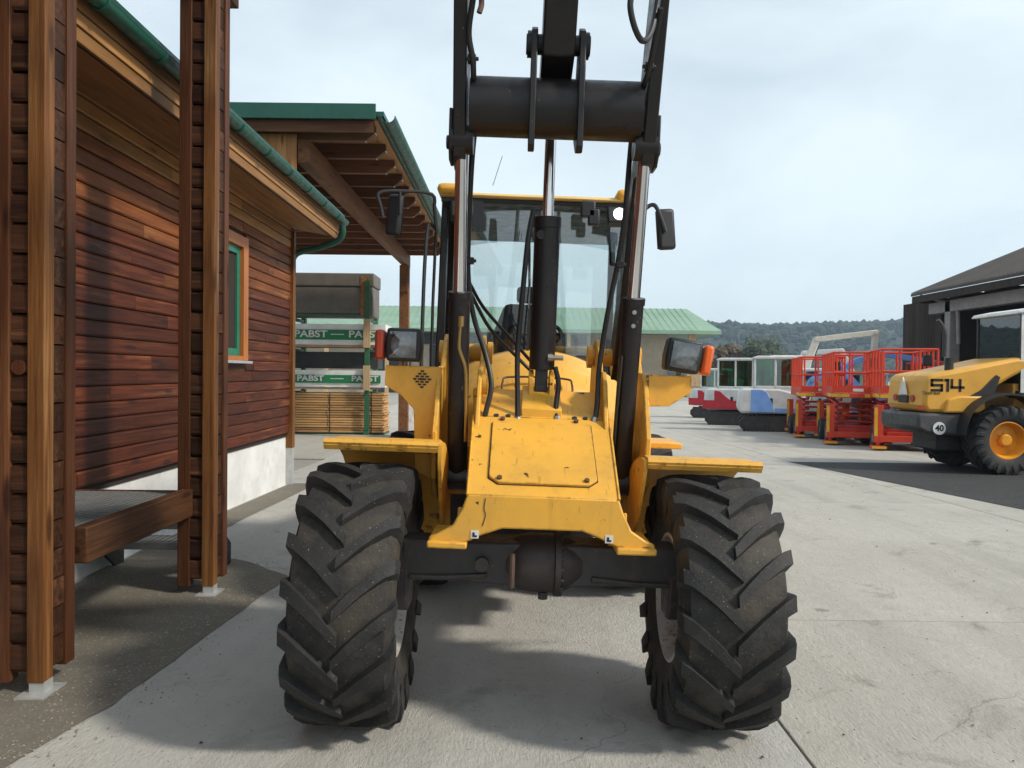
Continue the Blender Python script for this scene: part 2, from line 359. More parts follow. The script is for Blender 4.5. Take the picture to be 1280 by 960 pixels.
# ------------------------------------------------------------------ setting: ground, slabs, asphalt
m = MB(); ys = [-25, 8, 14, 20, 27, 33, 40, 120, 400, 900]
for i in range(len(ys) - 1):
    a, b_ = ys[i], ys[i + 1]
    m.add([(-950, a, gz(a) - .03), (950, a, gz(a) - .03), (950, b_, gz(b_) - .03), (-950, b_, gz(b_) - .03)], [(0, 1, 2, 3)])
m.build('ground', M['ground'], None, 0, kind='structure')
yard = thing('concrete_yard', 'pale concrete yard', 'yard'); del yard['label']; del yard['category']; yard['kind'] = 'structure'
def slab(x0, x1, y0, y1, mat):
    g = .006; cx, cy = (x0 + x1) / 2, (y0 + y1) / 2
    yy = [y0 + g] + [k for k in (8, 40) if y0 + g < k < y1 - g] + [y1 - g]
    poly = [(y, gz(y)) for y in yy] + [(y, gz(y) - .026) for y in yy[::-1]]
    MB().prism(poly, 'x', x0 + g, x1 - g).build('slab', mat, yard, 0, .004, loc=(cx, cy, 0))
JY = [-2.1, 2.0, 6.6, 11.2, 15.8, 20.4, 25, 30, 36, 43, 52, 64]
for i in range(len(JY) - 1):
    slab(-3.4, 1.16, JY[i] - .6, JY[i + 1] - .6, M['conc'])
JR = [-3, .8, 4.85, 9.6, 14.3, 19, 24, 29, 35, 42, 51, 64]
for i in range(len(JR) - 1):
    slab(1.16, 5.3, JR[i], JR[i + 1], M['conc2']); slab(5.3, 9.6, JR[i] + .9, JR[i + 1] + .9, M['conc2'])
for i in range(4, len(JR) - 1):
    slab(9.6, 14.4, JR[i], JR[i + 1], M['conc2']); slab(-7.4, -3.4, JR[i] + .4, JR[i + 1] + .4, M['conc2'])
def flat(name, pts, mat, dz, rough=.0, n=10):
    q = []
    for i in range(len(pts)):
        a, b_ = Vector(pts[i]), Vector(pts[(i + 1) % len(pts)])
        L_ = (b_ - a).length; k = max(1, min(60, int(L_ / .12))) if rough else max(1, int(L_ / 3))
        for j in range(k):
            p = a.lerp(b_, j / k)
            if rough and j: p = p + Vector((noise.noise((p.x * 3, p.y * 3, 1)), noise.noise((p.x * 3, p.y * 3, 9)))) * rough + Vector((random.uniform(-1, 1), random.uniform(-1, 1))) * rough * .25
            q.append(p)
    c = sum(q, Vector((0, 0))) / len(q)
    return MB().add([(p.x, p.y, gz(p.y) + dz) for p in q], [tuple(range(len(q)))]).build(name, mat, None, 0, kind='structure')
flat('apron', [(-3.0, 1.0), (-2.05, 1.0), (-1.9, 2.7), (-1.84, 3.05), (-1.74, 3.5), (-1.70, 4.2), (-1.64, 5.0), (-1.60, 5.75), (-2.0, 6.15), (-2.35, 6.35), (-2.66, 7.2), (-2.66, 7.9), (-3.0, 7.9)], M['apron'], .005, .035)
o = MB().add([(-3.0, 7.9, .005), (-2.66, 7.9, .005), (-2.66, 8, .005), (-2.64, 10.9, gz(10.9) + .005), (-3.0, 10.9, gz(10.9) + .005), (-3, 8, .005)], [(0, 1, 2, 5), (5, 2, 3, 4)]).build('apron', M['apron'], None, 0, kind='structure')
m = MB()
for a, b_ in ((-8, 8), (8, 11.5), (11.5, 15)):
    e = lambda y: 5.95 + (8.5 - y) * .115
    m.add([(e(a), a, gz(a) + .005), (22, a, gz(a) + .005), (22, b_, gz(b_) + .005), (e(b_), b_, gz(b_) + .005)], [(0, 1, 2, 3)])
m.build('asphalt_lot', M['asphalt'], None, 0, kind='structure')
# sand, chips and leaf bits on the apron and on the concrete
def litter(name, spots, mat, s0, s1):
    mb = MB()
    for x, y in spots:
        s = random.uniform(s0, s1); a = random.uniform(0, 6.28); n = 5; z = gz(y) + .006
        ring = [(x + s * math.cos(a + i * 1.257) * random.uniform(.6, 1.2), y + s * math.sin(a + i * 1.257) * random.uniform(.5, 1), z) for i in range(n)]
        mb.add(ring + [(x, y, z + s * .7)], [(i, (i + 1) % n, n) for i in range(n)] + [tuple(range(n))])
    return mb.build(name, mat, None, 0, kind='stuff')
sp = []
for _ in range(420):
    y = random.uniform(2.9, 6.2); x = random.gauss(-1.82, .16)
    if -2.9 < x < -1.5: sp.append((x, y))
for _ in range(200): sp.append((random.uniform(-2.9, -1.7), random.uniform(2.8, 6.4)))
M['grit'] = simple('pale_grit', (.40, .35, .27), .9, var=.3, vscale=1)
o = litter('gravel_chips', sp, M['grit'], .003, .009); o['label'] = 'pale gravel chips and grit strewn along the brown asphalt edge'; o['category'] = 'gravel'
M['leaf'] = simple('dead_leaf_bits', (.10, .065, .03), .9, var=.4, vscale=1)
sp = [(random.uniform(-1.4, 5), 2.6 + random.random() ** 2 * 9) for _ in range(110)]
o = litter('leaf_litter', sp, M['leaf'], .004, .011); o['label'] = 'small dark leaf bits scattered over the pale concrete'; o['category'] = 'litter'

# ------------------------------------------------------------------ left timber building
WX, WY1, WTOP = -3.0, 10.8, 3.40
tb = thing('timber_building', 'low timber building with red brown plank cladding, white plinth and green gutter', 'building', (-3, 6, 0))
def P(mb, name, mat, parent, root=None, **kw):        # world-space mesh under a root placed by translation only
    ofs = Vector(kw.pop('ofs')); mb.v = [p - ofs for p in mb.v]; return mb.build(name, mat, parent, **kw)
TO = (-3, 6, 0)
wall = P(MB().bx(-8, WX - .02, -3, WY1 - .02, .6, WTOP + .1), 'wall', M['w_core'], tb, ofs=TO, smooth=0)
P(MB().bx(-7.95, WX - .035, -3, WY1 - .03, -.25, .668), 'plinth', M['plinth'], tb, ofs=TO, smooth=0, bevel=.01)
PH = .118; WIN = (7.3, 8.85, 1.62, 2.86)
z = .655; row = 0
while z < WTOP + .02:
    cuts = [-3, random.uniform(0, 4.6), random.uniform(5.2, 7.6), random.uniform(8.2, 9.9), WY1 - .06]
    frac = (z - .66) / (WTOP - .66)
    for k in range(4):
        segs = [(cuts[k], cuts[k + 1])]
        if z + PH > WIN[2] - .06 and z < WIN[3] + .05:
            ns = []
            for a, b_ in segs:
                if a < WIN[0] - .09: ns.append((a, min(b_, WIN[0] - .09)))
                if b_ > WIN[1] + .09: ns.append((max(a, WIN[1] + .09), b_))
            segs = ns
        for a, b_ in segs:
            if b_ - a < .05: continue
            q = random.random()
            mat = M['w_honey'] if frac > .84 + .08 * q else M['w_mid'] if frac + .12 * (q - .5) > .66 or q > .985 else M['w_red']
            pk = MB().prism([(-.02, 0), (.012, 0), (.019, .012), (.016, PH - .022), (.004, PH - .007), (-.02, PH - .007)], 'y', a + .0015, b_ - .0015)
            pk.build('plank', mat, wall, 0, loc=(0, (a + b_) / 2 - 0, 0)).location = (0 + random.uniform(-.002, .002), (a + b_) / 2 - 6, z)
    z += PH; row += 1
P(MB().bx(WX - .05, WX + .06, WY1 - .06, WY1 + .05, .45, 3.36), 'corner_post', M['w_post'], tb, ofs=TO, bevel=.006)
P(MB().bx(WX - .03, WX + .05, WY1 - .05, WY1 + .04, gz(WY1) - .03, .45), 'post_shoe', M['galv'], tb, ofs=TO)
# window
fr = MB(); y0, y1, z0, z1 = WIN
for (a, b_, c, d) in ((y0 - .09, y0 + .06, z0 - .03, z1 + .09), (y1 - .06, y1 + .09, z0 - .03, z1 + .09), (y0 + .06, y1 - .06, z1 - .03, z1 + .09), (y0 + .06, y1 - .06, z0 - .03, z0 + .02)):
    fr.bx(WX - .10, WX + .05, a, b_, c, d)
wi = P(fr, 'window', M['w_window'], tb, ofs=TO, bevel=.004)
sh = MB()
for (a, b_, c, d) in ((y0 + .062, y0 + .14, z0 + .022, z1 - .032), (y1 - .14, y1 - .062, z0 + .022, z1 - .032), (y0 + .14, y1 - .14, z1 - .11, z1 - .032), (y0 + .14, y1 - .14, z0 + .022, z0 + .10), ((y0 + y1) / 2 - .05, (y0 + y1) / 2 + .05, z0 + .10, z1 - .11)):
    sh.bx(WX - .085, WX + .005, a, b_, c, d)
P(sh, 'sash', M['sash'], wi, ofs=TO, bevel=.003)
for a, b_ in ((y0 + .141, (y0 + y1) / 2 - .051), ((y0 + y1) / 2 + .051, y1 - .141)):
    P(MB().bx(WX - .05, WX - .042, a, b_, z0 + .101, z1 - .111), 'pane', M['darkglass'], wi, ofs=TO, smooth=0)
P(MB().bx(WX - .02, WX + .10, y0 - .1, y1 + .1, z0 - .062, z0 - .032), 'sill', M['galv'], wi, ofs=TO, bevel=.004)
P(MB().bx(WX - .019, WX + .014, y0 - .088, y1 + .088, z0 - .19, z0 - .064), 'apron_board', M['w_red'], tb, ofs=TO, smooth=0)
# eave: soffit boards, fascia boards, gutter, roof, downpipe
SO = P(MB().add([(-3.02, -3, 3.47), (-2.46, -3, 3.37), (-2.46, 11, 3.37), (-3.02, 11, 3.47)], [(0, 1, 2, 3)]), 'soffit', M['w_core'], tb, ofs=TO, smooth=0)
for k in range(5):
    xa = -3.0 + k * .11; za = 3.45 - (xa + 3.02) * .18
    P(MB().add([(xa, -3, za - .02), (xa + .104, -3, za - .0385), (xa + .104, 11, za - .0385), (xa, 11, za - .02), (xa, -3, za), (xa + .104, -3, za - .0185), (xa + .104, 11, za - .0185), (xa, 11, za)],
                [(0, 1, 2, 3), (4, 7, 6, 5), (0, 4, 5, 1), (1, 5, 6, 2), (2, 6, 7, 3), (3, 7, 4, 0)]), 'board', M['w_soff'], SO, ofs=TO, smooth=0)
FA = P(MB().bx(-2.47, -2.445, -3, 11.02, 3.30, 3.56), 'fascia', M['w_core'], tb, ofs=TO, smooth=0)
for k, (xx, za, zb) in enumerate(((-2.442, 3.295, 3.372), (-2.430, 3.377, 3.452), (-2.418, 3.457, 3.53))):
    P(MB().bx(xx, xx + .02, -3, 11.03, za, zb), 'board', M['w_honey'] if k < 2 else M['w_soff'], FA, ofs=TO, smooth=0, bevel=.003)
gp = [(-2.376, 3.556)] + [(-2.33 + .046 * math.cos(a), 3.545 + .046 * math.sin(a)) for a in [math.pi * (1 + i / 10) for i in range(11)]] + [(-2.283, 3.556), (-2.275, 3.555), (-2.279, 3.545)] + [(-2.33 + .051 * math.cos(a), 3.545 + .051 * math.sin(a)) for a in [math.pi * (2 - i / 10) for i in range(11)]]
gu = P(MB().prism([(x, zz) for x, zz in gp], 'y', -3, 11.1), 'gutter', M['green'], tb, ofs=TO)
for yy in [3.0 + .75 * i for i in range(11)]:
    mb = MB(); mb.tube([(-2.33 + .055 * math.cos(a), yy, 3.545 + .055 * math.sin(a)) for a in [math.pi * (1 + i / 8) for i in range(9)]], .010, 6, 1)
    P(mb, 'gutter_bracket', M['green'], gu, ofs=TO)
P(MB().add([(-2.36, -3, 3.66), (-8.2, -3, 5.0), (-8.2, 11.2, 5.0), (-2.36, 11.2, 3.66), (-2.36, -3, 3.60), (-8.2, -3, 4.94), (-8.2, 11.2, 4.94), (-2.36, 11.2, 3.60)],
           [(0, 3, 2, 1), (4, 5, 6, 7), (0, 1, 5, 4), (1, 2, 6, 5), (2, 3, 7, 6), (3, 0, 4, 7)]), 'roof', M['green'], tb, ofs=TO, smooth=0)
P(MB().tube([(-2.33, 10.9, 3.47), (-2.33, 10.93, 3.36), (-2.42, 10.97, 3.26), (-2.7, 11.0, 3.17), (-2.95, 10.98, 3.10), (-3.03, 10.95, 2.98)], .042, 12), 'downpipe', M['green'], tb, ofs=TO)
P(MB().tube([(-3.04, 10.93, 2.98), (-3.04, 10.93, -.06)], .04, 10, 1), 'downpipe', M['green'], tb, ofs=TO)

# ------------------------------------------------------------------ porch: two built-up timber columns, beam, roof, platform
def column(xr, yf, ztop, label):     # xr = right face, yf = front face
    pw, gap, dep = .078, .082, .26
    wdt = 2 * pw + gap
    t = thing('timber_column', label, 'column', (xr - wdt / 2, yf + dep / 2, 0))
    for sx in (-1, 1):
        for sy in (-1, 1):
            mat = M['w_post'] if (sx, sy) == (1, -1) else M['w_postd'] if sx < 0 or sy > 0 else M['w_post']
            zb = .055 if (sx, sy) != (1, 1) else .075
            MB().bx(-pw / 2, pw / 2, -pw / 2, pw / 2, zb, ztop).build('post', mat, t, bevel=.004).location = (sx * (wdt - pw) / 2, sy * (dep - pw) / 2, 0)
    zz = .10; bh = .136
    me = MB().prism([(-(dep / 2 - .018), 0), (dep / 2 - .018, 0), (dep / 2 - .010, .015), (dep / 2 - .014, bh - .02), (dep / 2 - .03, bh - .008), (-(dep / 2 - .03), bh - .008), (-(dep / 2 - .014), bh - .02), (-(dep / 2 - .010), .015)], 'x', -(wdt / 2 - .012), wdt / 2 - .012).mesh('board', 0, (M['w_board'],))
    while zz < ztop - bh:
        inst('board', me, t, (random.uniform(-.003, .003), random.uniform(-.003, .003), zz)); zz += bh
    MB().bx(.02, .15, -.19, .0, .0, .012).build('foot_plate', M['galv'], t)
    MB().bx(.05, .12, -.125, -.055, .01, .06).build('foot_bracket', M['galv'], t)
    return t
c1_ = column(-2.105, 3.60, 4.13, 'timber column with a round wooden plug, near end of the grating platform')
column(-1.955, 5.25, 4.13, 'timber column at the far end of the platform, before the green sash window')
pc = thing('porch_roof', 'timber porch roof beam resting on the two built-up columns', 'roof', (-2.1, 4.7, 4.13))
MB().bx(-.07, .07, -2.0, 1.2, 0, .18).build('beam', M['w_beam'], pc, bevel=.006)
for k in range(5): MB().bx(-1.0, .45, -.04, .04, .18, .32).build('rafter', M['w_raft'], pc, bevel=.004).location = (0, -1.8 + k * .72, 0)
MB().bx(-1.0, .5, -2.1, 1.25, .325, .36).build('decking', M['w_raft'], pc)
MB().cyl((0, -.125, 1.485), (0, -.116, 1.485), .034, 24).build('round_plug', M['w_postd'], c1_)
pl = thing('entrance_platform', 'galvanised grating platform with timber edge beam and steps between the columns', 'platform', (-2.5, 4.5, 0))
PO = (-2.5, 4.5, 0)
P(MB().bx(-2.16, -2.085, 3.93, 5.24, .52, .70), 'edge_beam', M['w_edge'], pl, ofs=PO, bevel=.008)
gb = MB()
for i in range(43): yy = 3.93 + i * .0333; gb.bx(-2.99, -2.165, yy - .0015, yy + .0015, .63, .66)
for i in range(19): xx = -2.96 + i * .042; gb.bx(xx - .002, xx + .002, 3.93, 5.36, .645, .662)
gb.bx(-2.99, -2.165, 5.36, 5.366, .62, .662)
P(gb, 'grating', M['grate'], pl, ofs=PO, smooth=0)
P(MB().bx(-2.98, -2.17, 5.37, 5.45, .50, .66), 'end_beam', M['w_postd'], pl, ofs=PO)
def step(y0, z):
    s_ = MB()
    for i in range(9): s_.bx(-2.95, -2.16, y0 + i * .033, y0 + i * .033 + .004, z - .03, z)
    for i in range(18): s_.bx(-2.95 + i * .046, -2.946 + i * .046, y0, y0 + .268, z - .012, z + .001)
    s_.bx(-2.95, -2.16, y0 - .012, y0 - .002, z - .05, z + .002)
    P(s_, 'step', M['grate'], pl, ofs=PO, smooth=0)
step(5.52, .43); step(5.82, .22)
for xx in (-2.97, -2.15):
    P(MB().prism([(5.45, .62), (5.5, .62), (6.12, .16), (6.12, .0), (6.0, .0), (5.45, .40)], 'x', xx - .012, xx + .008), 'stringer', M['frame'], pl, ofs=PO)

# ------------------------------------------------------------------ carport with flat green-edged roof
cp = thing('carport', 'open timber carport with brown rafters and green metal roof edge', 'carport', (-2.8, 15, gz(15)))
CO = (-2.8, 15, gz(15))
P(MB().bx(-2.88, -2.72, 10.65, 21.2, 4.24, 4.56), 'beam', M['w_beam'], cp, ofs=CO, bevel=.01)
P(MB().bx(-7.4, -7.24, 10.65, 21.2, 4.24, 4.56), 'beam', M['w_beam'], cp, ofs=CO, bevel=.01)
for (x_, y_) in ((-2.8, 20.7), (-7.3, 20.7), (-7.3, 11.2)):
    P(MB().bx(x_ - .12, x_ + .12, y_ - .12, y_ + .12, gz(y_) - .02, 4.24), 'post', M['w_beam'], cp, ofs=CO, bevel=.008)
P(MB().bx(-2.9, -2.7, 20.5, 20.95, 3.55, 3.9), 'brace_block', M['w_raft'], cp, ofs=CO)
k = 0; yy = 10.75
while yy < 21.2:
    rf_ = P(MB().prism([(-7.9, 4.56), (-1.98, 4.56), (-1.86, 4.66), (-1.86, 4.76), (-7.9, 4.76)], 'y', yy - .05, yy + .05), 'rafter', M['w_raft'], cp, ofs=CO, smooth=0)
    P(MB().add([(-1.99, yy - .053, 4.556), (-1.85, yy - .053, 4.668), (-1.85, yy + .053, 4.668), (-1.99, yy + .053, 4.556)], [(0, 1, 2, 3)]), 'end_trim', M['white'], rf_, ofs=CO, smooth=0) if k < 7 else None
    yy += .86; k += 1
for i in range(46):
    xa = -8.0 + i * .135
    if xa + .13 < -1.7: P(MB().bx(xa, xa + .131, 10.5, 21.4, 4.765, 4.79), 'deck_board', M['w_soff'], cp, ofs=CO, smooth=0)
P(MB().bx(-8.2, -1.70, 10.42, 21.5, 4.80, 4.86), 'roof', M['green'], cp, ofs=CO, smooth=0)
P(MB().bx(-8.2, -1.80, 10.38, 10.415, 4.75, 4.95), 'roof_edge', M['green'], cp, ofs=CO, smooth=0, bevel=.004)
P(MB().bx(-8.2, -1.83, 10.45, 10.49, 4.60, 4.755), 'front_fascia', M['w_raft'], cp, ofs=CO, smooth=0)
gp2 = [(-1.64 + .085 * math.cos(a), 4.80 + .085 * math.sin(a)) for a in [math.pi * (1 + i / 10) for i in range(11)]] + [(-1.64 + .095 * math.cos(a), 4.80 + .095 * math.sin(a)) for a in [math.pi * (2 - i / 10) for i in range(11)]]
P(MB().prism(gp2, 'y', 10.4, 21.5), 'gutter', M['green'], cp, ofs=CO)
for i in range(9):
    xa = -4.05 + i * .13
    P(MB().bx(xa, xa + .126, 10.62, 10.645, 3.7, 4.62), 'gable_board', M['w_gable'], cp, ofs=CO, smooth=0, bevel=.003)

# ------------------------------------------------------------------ wheels
def tyre_mesh(Ro, Wd, rim_r, nl=18, mat=None, lmat=None, A=R(21), lug=.027, name='tyre', seg=84, lugs=True):
    mb = MB(); h = Wd / 2; Rb = Ro - lug if lugs else Ro
    prof = [(h * .78, rim_r - .01), (h * .86, rim_r + .012), (h * .98, rim_r + (Rb - rim_r) * .35), (h * 1.0, rim_r + (Rb - rim_r) * .58), (h * .96, Rb - .055), (h * .88, Rb - .02), (h * .5, Rb - .006), (0, Rb)]
    prof = prof + [(-x, r) for x, r in prof[-2::-1]]
    mb.lathe(prof, n=seg); ncar = len(mb.f)
    if lugs:
        for side in (-1, 1):
            for i in range(nl):
                th0 = 2 * math.pi * (i + (.5 if side > 0 else 0)) / nl
                secs = []
                pts = [(-.05, 0, 0), (.14, .20, 0), (.38, .45, 0), (.64, .68, 0), (.86, .86, .004), (.97, .95, .018), (1.015, .99, .06), (1.01, 1.0, .105)]
                for (u, a, drop) in pts:
                    th = th0 + A * a; x = side * u * h
                    inset = .45 if u < 0 else 1.0
                    top = Ro - drop - .004 * u * u; bot = Rb - drop - .05
                    if drop > .05: top -= 0; bot = top - .06
                    w = (.060 + .014 * a) / Ro * .5; wt = w * (.80 if u > 0 else .7)
                    xt = x + (side * .012 if drop > .01 else 0)
                    ring = []
                    for (rr, dth, xx) in ((bot, -w * 1.25, x), (top, -wt, xt), (top, wt, xt), (bot, w * 1.25, x)):
                        t_ = th + dth; ring.append((xx, -rr * math.cos(t_), rr * math.sin(t_)))
                    secs.append(ring)
                vs = [p for r_ in secs for p in r_]; n = len(secs); fs = []
                for k in range(n - 1):
                    for q in range(3): fs.append((k * 4 + q, k * 4 + q + 1, (k + 1) * 4 + q + 1, (k + 1) * 4 + q))
                fs += [(0, 1, 2, 3), ((n - 1) * 4 + 3, (n - 1) * 4 + 2, (n - 1) * 4 + 1, (n - 1) * 4)]
                mb.add(vs, fs)
    me = mb.mesh(name, 32, (mat, lmat or mat), fix=True)
    if lmat:
        for p in me.polygons:
            if p.index >= ncar: p.material_index = 1
    return me
def rim_mesh(rim_r, h, mat, out=1, name='wheel'):   # out = +1: outer face toward +x
    mb = MB(); o = out
    prof = [(-h * .84, rim_r + .018), (-h * .86, rim_r - .006), (-h * .7, rim_r - .02), (-h * .2, rim_r - .05), (h * .1, rim_r - .055), (h * .14, rim_r - .10), (h * .22, rim_r * .42), (h * .22, 0.001)]
    mb.lathe([(x * o, r) for x, r in prof], n=40)
    prof = [(h * .1, rim_r - .055), (h * .7, rim_r - .02), (h * .86, rim_r - .006), (h * .84, rim_r + .018)]
    mb.lathe([(x * o, r) for x, r in prof], n=40)
    for i in range(8):
        a = i * math.pi / 4; mb.cyl((o * h * .15, .12 * math.cos(a), .12 * math.sin(a)), (o * h * .32, .12 * math.cos(a), .12 * math.sin(a)), .014, 6)
    return mb.mesh(name, 35, (mat,))
def wheel(parent, loc, Ro, Wd, rim_r, out, tm, rmat, hubmat, rotx=0):
    w = inst('wheel', rim_mesh(rim_r, Wd / 2, rmat, out), parent, loc, (rotx, 0, 0))
    inst('tyre', tm, w)
    MB().lathe([(-.12 * out, .001), (-.12 * out, .10), (-.06 * out, .13), (.0, .135), (.05 * out, .12), (.05 * out, .001)], n=28).build('hub', hubmat, w)
    return w

# ------------------------------------------------------------------ the wheel loader
LROLL = R(1.5)
LO = Vector((.105, 3.43, 0))
wl = thing('wheel_loader', 'yellow wheel loader seen head-on with raised black arms and lugged tyres', 'wheel loader', LO, (0, LROLL, 0))
LM = Matrix.Translation(LO) @ Matrix.Rotation(LROLL, 4, 'Y'); LI = LM.inverted()
def L(px, py, d): return LI @ W(px, py, d)
Y, B, FR = M['yellow'], M['black'], M['frame']
# wheels
for sx, Ro in ((-1, .545), (1, .525)):
    c = LI @ Vector((LO.x + sx * .745, LO.y, Ro))
    wheel(wl, c, Ro, .405, .262, sx, tyre_mesh(Ro, .405, .262, mat=M['tyre'], lmat=M['lug']), M['rim'], M['hub'], R(5) if sx < 0 else R(-4))
    c = LI @ Vector((LO.x + sx * .745, LO.y + 2.2, .535))
    if sx < 0: tm_rear = tyre_mesh(.535, .425, .262, mat=M['tyre'], lmat=M['lug'])
    wheel(wl, c, .535, .425, .262, sx, tm_rear, M['rim'], M['hub'], R(9))
# axle
ax = MB()
for s in (-1, 1):
    ax.add([(s * .0, -.10, .585), (s * .0, .10, .585), (s * .0, .10, .77), (s * .0, -.10, .77), (s * .58, -.085, .605), (s * .58, .085, .605), (s * .58, .085, .765), (s * .58, -.085, .765)],
           [(0, 1, 2, 3), (4, 7, 6, 5), (0, 4, 5, 1), (1, 5, 6, 2), (2, 6, 7, 3), (3, 7, 4, 0)])
    ax.prism([(-.07, .46), (.07, .46), (.09, .58), (.08, .75), (-.08, .75), (-.09, .58)], 'x', s * .545, s * .66)
axo = ax.build('axle', M['axle'], wl, bevel=.012)
MB().lathe([(-.16, .08), (-.125, .10), (-.10, .118), (-.06, .124), (.04, .126), (.045, .14), (.068, .14), (.071, .118), (.09, .115), (.125, .10), (.16, .08)], (.02, -.02, .675), n=36).build('differential', M['diff'], axo)
bo = MB()
for i in range(18):
    a = i * math.pi / 9; bo.cyl((.08, -.02 - .131 * math.cos(a), .675 + .131 * math.sin(a)), (.100, -.02 - .131 * math.cos(a), .675 + .131 * math.sin(a)), .008, 6)
bo.cyl((.02, -.06, .53), (.02, -.06, .56), .02, 8)
bo.build('bolts', M['axle'], axo)
MB().tube([(-.115, -.155, .60), (-.115, -.165, .66), (-.115, -.16, .74)], .012, 8).build('breather_pipe', M['hub'], axo)
MB().cyl((-.24, -.13, .68), (-.24, -.08, .68), .03, 10).build('drain_plug', M['axle'], axo)
for s in (-1, 1): MB().tube([(s * .22, -.10, .63), (s * .4, -.095, .615), (s * .54, -.09, .612)], .012, 8).build('brake_pipe', M['axle'], axo)
# front frame
HW = .305
ff = MB()
ff.prism([(-HW, .985), (HW, .985), (.325, .93), (.36, .86), (.42, .822), (.455, .808), (.455, .780), (.31, .79), (.235, .825), (.16, .852), (-.16, .852), (-.235, .825), (-.31, .79), (-.455, .780), (-.455, .808), (-.42, .822), (-.36, .86), (-.325, .93)], 'y', -.225, -.195)
ff.add([(-HW, -.225, .985), (HW, -.225, .985), (.315, .29, 1.275), (-.315, .29, 1.275), (-HW, -.195, .955), (HW, -.195, .955), (.315, .32, 1.245), (-.315, .32, 1.245)],
       [(0, 1, 2, 3), (4, 7, 6, 5), (0, 4, 5, 1), (1, 5, 6, 2), (2, 6, 7, 3), (3, 7, 4, 0)])
ff.add([(-.315, .29, 1.275), (.315, .29, 1.275), (.335, .56, 1.40), (-.335, .56, 1.40), (-.315, .32, 1.245), (.315, .32, 1.245), (.335, .57, 1.36), (-.335, .57, 1.36)],
       [(0, 1, 2, 3), (4, 7, 6, 5), (0, 4, 5, 1), (1, 5, 6, 2), (2, 6, 7, 3), (3, 7, 4, 0)])
for s in (-1, 1):
    a, b_ = (s * (HW - .02), s * (HW + .002))
    ff.prism([(-.20, .97), (.30, 1.255), (.56, 1.385), (.95, 1.38), (.95, .72), (.1, .72), (-.20, .80)], 'x', a, b_)
    ff.bx(s * .30, s * .46, -.25, .12, .768, .795)
    ff.prism([(-.19, .93), (-.19, .80), (.05, .80)], 'x', s * .325, s * .345)
ffo = ff.build('front_frame', Y, wl, 30, .007)
sl_ = Vector((0, .515, .29)).normalized(); nrm = Vector((0, -.29, .515)).normalized(); o0 = Vector((0, -.225, .985))
def onp(u, v, h): return o0 + Vector((u, 0, 0)) + sl_ * v + nrm * h
cov = MB(); a = .27 * .83; vv = (.075, .53)
ring = [(-a, vv[0] + .04), (-a + .04, vv[0]), (a - .04, vv[0]), (a, vv[0] + .04), (a, vv[1]), (-a, vv[1])]
cov.add([onp(u, v, .012) for u, v in ring] + [onp(u, v, -.002) for u, v in ring], [tuple(range(6)), (11, 10, 9, 8, 7, 6)] + [(i, (i + 1) % 6, 6 + (i + 1) % 6, 6 + i) for i in range(6)])
cv = cov.build('access_cover', Y, wl, 0, .003)
gap = MB()      # dark seam plate under the cover
gap.add([onp(u * 1.02, v + (.006 if v > .3 else -.005), .0015) for u, v in ring], [tuple(range(6))]).build('seam', FR, cv, 0)
for u, v in ((-.18, .10), (.18, .10)): MB().cyl(onp(u, v, .01), onp(u, v, .022), .011, 8).build('bolt', M['hub'], cv)
for u in (-.21, -.155, .155, .205): MB().cyl(onp(u, .60, -.01), onp(u, .60, .003), .012, 10).build('bolt_hole', FR, wl)
for u in (-.18, .16): MB().cyl(onp(u, .565, -.01), onp(u, .565, .012), .011, 8).build('bolt', M['hub'], wl)
for s in (-1, 1):
    dq = MB().bx(s * .27 - .016, s * .27 + .016, -.2275, -.2255, .81, .842).build('tie_down_decal', M['white'], wl)
    MB().prism([(s * .27 - .009, .816), (s * .27 + .009, .816), (s * .27 + .009, .823), (s * .27, .823), (s * .27, .834), (s * .27 - .009, .834)], 'y', -.229, -.2278).build('hook_mark', B, dq)
MB().tube([(-.232, -.2262, .972), (-.236, -.2262, .93), (-.229, -.2262, .905), (-.24, -.2262, .862)], .0022, 5, 3).build('weld_crack', M['hub'], wl)
for s in (-1, 1): MB().tube([(s * HW, -.226, .985), (s * .31, .03, 1.13), (s * .316, .29, 1.277)], .006, 6, 2).build('weld_seam', Y, wl)
# tower plates
for s in (-1, 1):
    tp = [(.22, .98), (.20, 1.20), (.33, 1.44), (.40, 1.50), (.52, 1.50), (.64, 1.62), (.74, 1.67), (.86, 1.65), (.93, 1.56), (.98, 1.3), (.98, .86), (.4, .86)]
    MB().prism(tp, 'x', s * .475, s * .50).build('tower_plate', Y, wl, 30, .006)
    MB().prism(tp[1:], 'x', s * .285, s * .307).build('tower_plate', Y, wl, 30, .006)
    MB().cyl((s * .265, .80, 1.58), (s * .525, .80, 1.58), .045, 18).cyl((s * .25, .80, 1.58), (s * .275, .80, 1.58), .06, 18).cyl((s * .505, .80, 1.58), (s * .53, .80, 1.58), .06, 18).build('pivot_pin', Y, wl)
    MB().cyl((s * .26, .42, 1.42), (s * .29, .42, 1.42), .05, 18).cyl((s * .495, .42, 1.42), (s * .525, .42, 1.42), .05, 18).build('pin_boss', Y, wl)
    MB().bx(s * .31, s * .47, .60, .98, .86, 1.1).build('tower_web', Y, wl)
    MB().cyl((s * .28, .40, .97), (s * .51, .40, .97), .035, 14).build('pivot_pin', M['steel'], wl)
